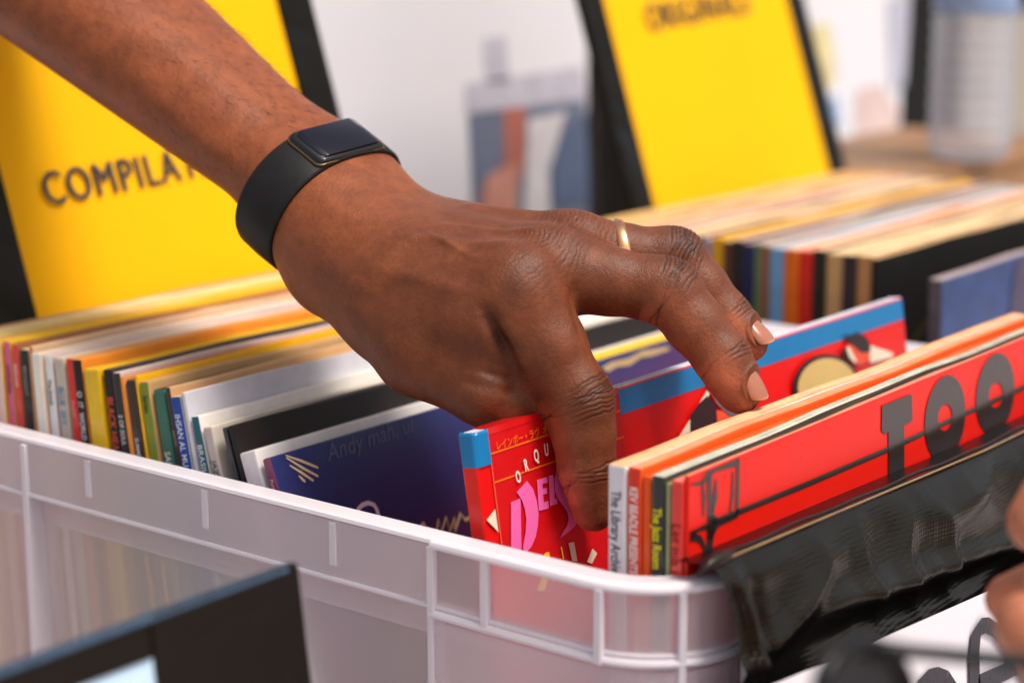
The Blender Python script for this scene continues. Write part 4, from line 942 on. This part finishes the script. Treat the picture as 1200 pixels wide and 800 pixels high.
# case: a bowed slab on the back of the wrist
q0 = math.radians(-7); cdir = d2*math.cos(q0)+e2*math.sin(q0); ldir = nrm(np.cross(AX, cdir)); ldir = ldir if ldir@e2 > 0 else -ldir
rc_ = wrist_r(q0, 0)+.0005
Mc = Matrix(((AX[0], ldir[0], cdir[0], cdir[0]*rc_), (AX[1], ldir[1], cdir[1], cdir[1]*rc_), (AX[2], ldir[2], cdir[2], cdir[2]*rc_), (0, 0, 0, 1)))
def slab(name, hw, hl, z0, z1, bow, bev, m, parent, rc=.003):
    bm = bmesh.new(); nx, ny = 8, 24
    grid = {}
    def outl(f):
        pts = []
        for (cx, cy, a0) in ((hw-rc, hl-rc, 0), (-hw+rc, hl-rc, 90), (-hw+rc, -hl+rc, 180), (hw-rc, -hl+rc, 270)):
            for k in range(7): a = math.radians(a0+15*k); pts.append((cx+(rc-f)*math.cos(a), cy+(rc-f)*math.sin(a)))
        return pts
    rings = []
    for f, z in ((0, z0), (0, z1-bev), (bev*.3, z1-bev*.3), (bev, z1)):
        rings.append([bm.verts.new((x_, y_, z-bow*(y_/hl)**2)) for x_, y_ in outl(f)])
    n = len(rings[0])
    for a, b in zip(rings, rings[1:]):
        for k in range(n): bm.faces.new((a[k], a[(k+1) % n], b[(k+1) % n], b[k]))
    # top as strips across
    top = rings[-1]; 
    left_ = sorted([v_ for v_ in top if v_.co.x < 0], key=lambda v_: v_.co.y); right_ = sorted([v_ for v_ in top if v_.co.x > 0], key=lambda v_: v_.co.y)
    for k in range(min(len(left_), len(right_))-1): 
        if left_[k].co.y != left_[k+1].co.y or True:
            try: bm.faces.new((left_[k], right_[k], right_[k+1], left_[k+1]))
            except Exception: pass
    bmesh.ops.recalc_face_normals(bm, faces=bm.faces)
    bmesh.ops.subdivide_edges(bm, edges=[e_ for e_ in bm.edges if abs(e_.verts[0].co.x-e_.verts[1].co.x) > hw and abs(e_.verts[0].co.y-e_.verts[1].co.y) < 1e-6], cuts=1)
    me = bpy.data.meshes.new(name); bm.to_mesh(me); bm.free(); me.transform(Mc); me.materials.append(m)
    me.polygons.foreach_set('use_smooth', [True]*len(me.polygons))
    o = bpy.data.objects.new(name, me); COL.objects.link(o); o.parent = parent; return o
case = slab('watch_case', .0098, .0180, -.002, .0046, .0034, .0012, mat('black_gloss_case', (20, 18, 17), .25, .5, .1), band)
scr_m = mat('dark_glass_screen', (12, 10, 26), .10, .15, .0, spec=.3)
slab('screen', .0084, .0158, .0044, .0050, .0027, .0003, scr_m, case)
slab('case_trim', .0101, .0183, .0026, .0031, .0034, .0002, mat('bronze_trim', (120, 96, 66), .3, 0, .1, metallic=.8), case)

# ---- gold ring on the ring finger
rt = mid(J['rM'], J['rP'], .47); ra = nrm(nrm(J['rP']-J['rM'])+.18*UP); 
a1 = nrm(D_-ra*(D_@ra)); a2 = np.cross(ra, a1)
V, Fc = [], []; nS = 64; profr = [(-.0024, 0.), (-.0022, .0010), (-.0011, .0015), (.0011, .0015), (.0022, .0010), (.0024, 0.)]
for k in range(nS):
    q = 2*math.pi*k/nS; dv = a1*math.cos(q)+a2*math.sin(q); lo_, hi_ = .004, .018
    rr_ = .01195
    for s, hgt in profr: V.append(dv*(rr_+hgt)+ra*s)
for k in range(nS):
    for j in range(6): Fc.append((k*6+j, k*6+(j+1) % 6, ((k+1) % nS)*6+(j+1) % 6, ((k+1) % nS)*6+j))
rg = mesh_ob('gold_ring', V, Fc, mat('rose_gold', (246, 178, 128), .2, 0, .05, metallic=1.), None, None, smooth=True); rg.location = tuple(rt)
tag(rg, 'plain rose gold ring on the ring finger', 'ring')

# ------------------------------------------------------------------ second person's fingers and sunglasses at the lower right
def fx_chain(pts): return [(at(*p[:3]), p[3]) for p in pts]
H2 = [fx_chain([(1420, 640, .56, .012), (1300, 684, .56, .0105), (1218, 700, .56, .0095), (1184, 702, .562, .0074)]),
      fx_chain([(1420, 790, .50, .014), (1310, 775, .50, .0120), (1230, 752, .50, .0105), (1202, 732, .50, .0082)]),
      fx_chain([(1420, 560, .54, .012), (1300, 575, .54, .011), (1240, 590, .54, .010), (1216, 612, .54, .0085)]),
      fx_chain([(1420, 850, .50, .013), (1310, 850, .50, .012), (1262, 842, .50, .010), (1230, 830, .50, .0085)]),
      fx_chain([(1420, 500, .56, .011), (1330, 505, .56, .010), (1290, 510, .56, .0095), (1262, 530, .56, .008)])]
PA = at(1450, 700, .53)
def hand2_sdf(P):
    P = np.asarray(P, float); d = None
    for ch_ in H2:
        c = chain(P, ch_, .004); d = c if d is None else smin(d, c, .003)
    b = None
    for p in ((1430, 520, .56), (1430, 640, .555), (1430, 790, .51), (1430, 840, .51)):
        c = cone(P, at(*p), at(1620, 740, .55), .015, .026); b = c if b is None else smin(b, c, .02)
    b = smin(b, cone(P, at(1600, 740, .55), at(2000, 900, .58), .026, .034), .02)
    return smin(d, b, .01)
pts2 = np.array([q[0] for c in H2 for q in c]+[at(1620, 740, .55), at(1900, 870, .57)])
V2, Q2 = surface(hand2_sdf, pts2.min(0)-.03, pts2.max(0)+.03, .0018)
person2 = empty('person', tuple(at(1620, 740, .55))); tag(person2, 'blurred fingers of another person at the right edge holding dark glasses', 'person')
h2 = skin_mesh('hand', V2-np.array(person2.location), Q2, person2, skin_material('tan_skin'), 1)
Vv2, _ = get_v(h2.data); ca = h2.data.color_attributes.new('tone', 'FLOAT_COLOR', 'POINT')
ca.data.foreach_set('color', np.tile(np.array([*lin((196, 120, 88)), 1.], np.float32), len(Vv2)))
gls = empty('sunglasses', tuple(at(1010, 800, .42))); tag(gls, 'out of focus dark glasses held low in the foreground', 'glasses')
GF_ = mat('dark_frame_plastic', (12, 11, 15), .4, .1, .1); g0 = np.array(gls.location)
def loopf(cx, cy, z, rx, ry, tilt, n=40): return [at(cx+rx*math.cos(2*math.pi*k/n)*1.0, cy+ry*math.sin(2*math.pi*k/n), z+tilt*math.cos(2*math.pi*k/n))-g0 for k in range(n+1)]
for cx, zc in ((1012, .42), (1015, .475)):
    lpth = loopf(cx, 822 if zc < .45 else 850, zc, 52, 68, .012)
    V, Fc = tube(lpth, .0022, 8, caps=False); mesh_ob('lens_rim', V, Fc, GF_, None, gls, smooth=True)
    mesh_ob('lens', lpth[:-1], [tuple(range(40))], mat('smoke_lens', (22, 24, 34), .15, .4, .0), None, gls)
V, Fc = tube([at(1000, 757, .42)-g0, at(1070, 763, .425)-g0, at(1200, 775, .43)-g0, at(1330, 790, .435)-g0], [.0028, .0018, .0020, .0022], 8); mesh_ob('temple_arm', V, Fc, GF_, None, gls, smooth=True)
V, Fc = tube([at(1012, 900, .42)-g0, at(1013, 890, .447)-g0, at(1015, 900, .475)-g0], .0018, 8); mesh_ob('bridge', V, Fc, GF_, None, gls, smooth=True)

# ------------------------------------------------------------------ light
SUN_EL, SUN_AZ = 62., 6.       # azimuth measured from +X towards +Y
sd = Vector((math.cos(math.radians(SUN_EL))*math.cos(math.radians(SUN_AZ)), math.cos(math.radians(SUN_EL))*math.sin(math.radians(SUN_AZ)), math.sin(math.radians(SUN_EL))))
sl_ = bpy.data.lights.new('sun', 'SUN'); sl_.energy = 3.0; sl_.angle = math.radians(20); sl_.color = (1., .92, .82)
so = bpy.data.objects.new('sun', sl_); COL.objects.link(so); so.rotation_euler = sd.to_track_quat('Z', 'Y').to_euler()
w = bpy.data.worlds.new('World'); scn.world = w; w.use_nodes = True; N = w.node_tree.nodes; L = w.node_tree.links
sk = N.new('ShaderNodeTexSky'); sk.sky_type = 'NISHITA'; sk.sun_disc = False; sk.sun_elevation = math.radians(SUN_EL); sk.sun_rotation = math.radians(90-SUN_AZ); sk.air_density = 1.; sk.dust_density = 4.; sk.ozone_density = 1.
hs = N.new('ShaderNodeHueSaturation'); hs.inputs['Saturation'].default_value = .35; L.new(sk.outputs[0], hs.inputs['Color']); L.new(hs.outputs[0], N['Background'].inputs[0])
N['Background'].inputs[1].default_value = .15
scn.view_settings.view_transform = 'Standard'; scn.view_settings.look = 'None'; scn.view_settings.exposure = 0
scn.render.engine = 'CYCLES'; scn.cycles.use_denoising = True; scn.cycles.max_bounces = 8; scn.cycles.transparent_max_bounces = 16; scn.cycles.sample_clamp_indirect = 6
